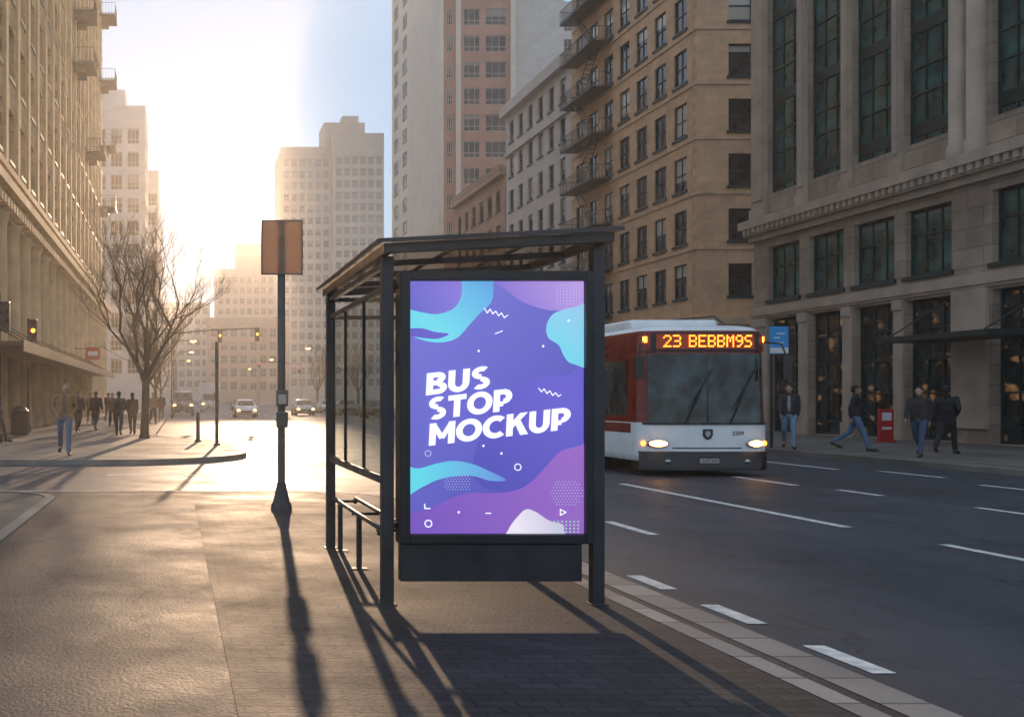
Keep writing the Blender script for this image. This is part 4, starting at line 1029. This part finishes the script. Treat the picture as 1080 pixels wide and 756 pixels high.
vehicle('car', 'black car seen through the shelter glass beside the right kerb', 'car', 15.6, 84, 0, blackp, False, GC)
vehicle('car', 'grey car second along the right kerb behind the black car', 'car', 15.6, 98, 0, greyp, False, GC)
vehicle('car', 'silver car third along the right kerb in the haze', 'car', 15.7, 112, 0, silver, False, GC)
vehicle('car', 'dark car faint in haze behind the white car', 'car', 7.8, 140, 0, blackp, True, GC)

# ------------------------------------------------------------ STREET FURNITURE
def signal(label, x, y, h, zs, arm=None, lit='amber', rot=0):
    root = thing('traffic_light', label, 'traffic light', (x, y, SW), rot, 'traffic lights')
    mb = MB(); mb.tube([(0,0,0),(0,0,.25),(0,0,.3),(0,0,h)], [.12,.11,.065,.05], 10)
    if arm: mb.tube([(0,0,h-.15),(arm*.5,0,h+.15),(arm,0,h+.25)], [.06,.05,.04], 8)
    part('pole', mb, M['dark_metal'], root)
    for hx, hz in zs:
        mb = MB(); mb.box(hx-.16, hx+.16, -.3, -.08, hz-.48, hz+.48)
        for k in (-.3, 0, .3): mb.tube([(hx,-.3,hz+k),(hx,-.42,hz+k)], .12, 12, cap=False)
        hd = part('signal_head', mb, M['black'], root, bevel=.02)
        for k, nm in ((.3,'redlamp'),(0,'amber'),(-.3,'black')):
            mb = MB(); mb.tube([(hx,-.301,hz+k),(hx,-.32,hz+k)], .09, 12); part('lens', mb, M[nm] if nm == lit else M['black'], hd)
    return root
signal('black traffic light cut by the left photo edge beside the column', -5.9, 34, 4.9, [(.22, 4.1)], None, 'black')
signal('small traffic light glowing amber in front of the sandstone building', -6.55, 45, 4.9, [(.25, 4.35)], None, 'amber')
signal('overhead traffic lights on a long arm in the haze above the road', -.7+.1, 76, 6.3, [(3.5, 6.0), (6.2, 6.1)], 6.4, 'amber')
signal('far traffic light showing red at the right kerb, seen left of the shelter', 17.4, 150, 6.5, [(-.3, 5.5), (-6, 6.2)], -6.2, 'redlamp')
def lamp(label, x, y, h, arm):
    root = thing('street_lamp', label, 'street lamp', (x, y, SW), 0, 'street lamps along the road')
    mb = MB(); mb.tube([(0,0,0),(0,0,.5),(0,0,.55),(0,0,h-.8),(arm*.25,0,h-.1),(arm,0,h)], [.13,.12,.09,.06,.05,.04], 10); part('pole', mb, M['dark_metal'], root)
    mb = MB(); mb.ell((arm+(.25 if arm > 0 else -.25),0,h+.02), (.38,.16,.1), 12, 6); hd = part('lamp_head', mb, M['dark_metal'], root)
    mb = MB(); mb.ell((arm+(.25 if arm > 0 else -.25),0,h-.06), (.3,.15,.14), 12, 6); part('lamp_glass', mb, M['streetlamp'], hd)
for i, (x, y, h, a) in enumerate(((-.6,100,7,1.6),(-.6,135,7.5,1.8),(17.4,125,7.5,-1.8),(17.4,175,8,-1.8),(-.6,180,8,1.8),(17.4,230,8,-1.8))):
    lamp(['lit street lamp on the left kerb behind the third tree','second lit street lamp on the left kerb','lit street lamp on the right kerb seen beside the shelter post','further lit street lamp on the right kerb','small lit street lamp far down the left kerb','smallest lit street lamp far down the right kerb'][i], x, y, h, a)
p = thing('sign_post', 'thin black post standing on the rounded left kerb corner', 'post', (1.14, 32.4, SW))
mb = MB(); mb.tube([(0,0,0),(0,0,3.2)], .055, 10); mb.box(-.1,.1,-.08,.08,0,.06); part('pole', mb, M['dark_metal'], p)
mb = MB(); mb.box(-.03,.03,-.3,.3,2.6,3.15); part('sign_panel', mb, M['dark_metal'], p)
p = thing('bollard', 'short dark bollard on the left corner pavement right of the tree', 'bollard', (.6, 35, SW))
mb = MB(); mb.tube([(0,0,0),(0,0,.05),(0,0,.06),(0,0,.95),(0,0,1.0)], [.12,.12,.07,.06,.02], 12); part('post', mb, M['dark_metal'], p)
p = thing('litter_bin', 'round dark slatted litter bin by the left building', 'litter bin', (-6.15, 40, SW))
mb = MB()
for k in range(22):
    a = 2*math.pi*k/22; mb.box(.3*math.cos(a)-.03, .3*math.cos(a)+.03, .3*math.sin(a)-.03, .3*math.sin(a)+.03, .05, .95)
mb.tube([(0,0,.04),(0,0,.1)], .33, 20); mb.tube([(0,0,.9),(0,0,.97)], .34, 20); mb.cyl(0,0,.1,.9,.26,16); part('bin_body', mb, M['black'], p)
mb = MB(); mb.tube([(0,0,.97),(0,0,1.1),(0,0,1.16)], [.34,.22,.05], 20); part('lid', mb, M['dark_metal'], p)
p = thing('bus_stop_sign', 'blue sign with white lower strip on a slim pole by the right kerb', 'sign', (17.35, 30.6, SW))
mb = MB(); mb.tube([(0,0,0),(0,0,3.6)], .045, 10); part('pole', mb, M['dark_metal'], p)
mb = MB(); mb.box(-.1,.45,-.09,-.05,2.75,3.55); sg = part('sign_panel', mb, M['blue'], p, bevel=.01)
mb = MB(); mb.box(-.09,.44,-.094,-.091,2.77,2.93)
for (a, b, c, d) in ((.0,3.05,.3,3.09),(.02,3.2,.2,3.24),(.1,3.32,.34,3.36)): mb.box(a, c, -.094, -.091, b, d)
part('sign_marks', mb, M['signwhite'], sg)
p = thing('sign_board', 'small red standing sign board near the dark stone building', 'sign', (23.4, 34.6, SW))
mb = MB(); mb.box(-.24,.24,-.06,.06,.06,1.1); mb.box(-.28,.28,-.12,.12,0,.06); bd = part('board', mb, M['signred'], p, bevel=.015)
mb = MB(); mb.box(-.16,.16,-.066,-.061,.72,.98); part('sign_marks', mb, M['signwhite'], bd)
mb = MB(); mb.box(-.16,.16,-.066,-.061,.42,.5); part('sign_marks', mb, M['signwhite'], bd)
p = thing('hanging_sign', 'small red and white shop sign projecting above the awning on the left', 'sign', (-6.2, 74, 4.3))
mb = MB(); mb.box(-.5,.5,-.05,.05,0,.9); part('sign_panel', mb, M['signred'], p)
mb = MB(); mb.box(-.35,.35,-.06,-.051,.3,.6); part('sign_marks', mb, M['signwhite'], p)
mb = MB(); mb.tube([(-1.8,0,.8),(-.5,0,.8)], .03, 6); part('bracket', mb, M['dark_metal'], p)

# ------------------------------------------------------------ HAZE, SKY, SUN
SX, SY_ = 279, 223
sd = Vector(((SX-VX)/F, 1, (VY-SY_)/F)).normalized()
hz = MB(); hz.box(-260, 260, -60, 700, -2, 52)
vm = bpy.data.materials.new('street_haze'); vm.use_nodes = True; nt = vm.node_tree; nt.nodes.clear()
o = N(nt, 'ShaderNodeOutputMaterial'); vs_ = N(nt, 'ShaderNodeVolumeScatter')
vs_.inputs['Color'].default_value = (1, .95, .88, 1); vs_.inputs['Density'].default_value = .0012; vs_.inputs['Anisotropy'].default_value = .66
nt.links.new(vs_.outputs[0], o.inputs['Volume'])
struct('haze', hz, vm)

w = bpy.data.worlds.new('World'); S.world = w; w.use_nodes = True; nt = w.node_tree; nt.nodes.clear()
out = N(nt, 'ShaderNodeOutputWorld'); sky = N(nt, 'ShaderNodeTexSky', sky_type='NISHITA')
sky.sun_disc = False; el = math.asin(sd.z); az = math.atan2(sd.x, sd.y)
sky.sun_elevation = el; sky.sun_rotation = az; sky.air_density = 1.0; sky.dust_density = 0; sky.ozone_density = 3
bg = N(nt, 'ShaderNodeBackground'); bg.inputs[1].default_value = .05
nt.links.new(sky.outputs[0], bg.inputs[0])
b0 = N(nt, 'ShaderNodeBackground'); b0.inputs[0].default_value = (.50, .60, .72, 1); b0.inputs[1].default_value = .95
a0 = N(nt, 'ShaderNodeAddShader'); nt.links.new(bg.outputs[0], a0.inputs[0]); nt.links.new(b0.outputs[0], a0.inputs[1])
tc = N(nt, 'ShaderNodeTexCoord'); dt = N(nt, 'ShaderNodeVectorMath', operation='DOT_PRODUCT'); dt.inputs[1].default_value = Vector(((288-VX)/F, 1, (VY-222)/F)).normalized()
nm = N(nt, 'ShaderNodeVectorMath', operation='NORMALIZE'); nt.links.new(tc.outputs['Generated'], nm.inputs[0]); nt.links.new(nm.outputs[0], dt.inputs[0])
mxx = N(nt, 'ShaderNodeMath', operation='MAXIMUM'); mxx.inputs[1].default_value = 0; nt.links.new(dt.outputs['Value'], mxx.inputs[0])
last = a0.outputs[0]
for pw, st, col in ((500, .35, (1,.86,.66,1)), (7000, 16, (1,.9,.72,1))):
    p_ = N(nt, 'ShaderNodeMath', operation='POWER'); p_.inputs[1].default_value = pw; nt.links.new(mxx.outputs[0], p_.inputs[0])
    m_ = N(nt, 'ShaderNodeMath', operation='MULTIPLY'); m_.inputs[1].default_value = st; nt.links.new(p_.outputs[0], m_.inputs[0])
    b_ = N(nt, 'ShaderNodeBackground'); b_.inputs[0].default_value = col; nt.links.new(m_.outputs[0], b_.inputs[1])
    a_ = N(nt, 'ShaderNodeAddShader'); nt.links.new(last, a_.inputs[0]); nt.links.new(b_.outputs[0], a_.inputs[1]); last = a_.outputs[0]
nt.links.new(last, out.inputs[0])
sl_ = bpy.data.lights.new('sun', 'SUN'); sl_.energy = 3.9; sl_.angle = R(.53); sl_.color = (1, .66, .4)
so = bpy.data.objects.new('sun', sl_); C.objects.link(so); so.rotation_euler = sd.to_track_quat('Z', 'Y').to_euler()

cam = bpy.data.cameras.new('camera'); co = bpy.data.objects.new('camera', cam); C.objects.link(co)
co.location = (0, 0, CZ); co.rotation_euler = (R(90), 0, 0); cam.sensor_width = 36; cam.lens = 36*F/1080
cam.shift_x = (540-VX)/1080; cam.shift_y = (VY-378)/1080; cam.clip_end = 5000; cam.clip_start = .05
S.camera = co
S.view_settings.view_transform = 'Standard'; S.view_settings.look = 'None'; S.view_settings.exposure = 0
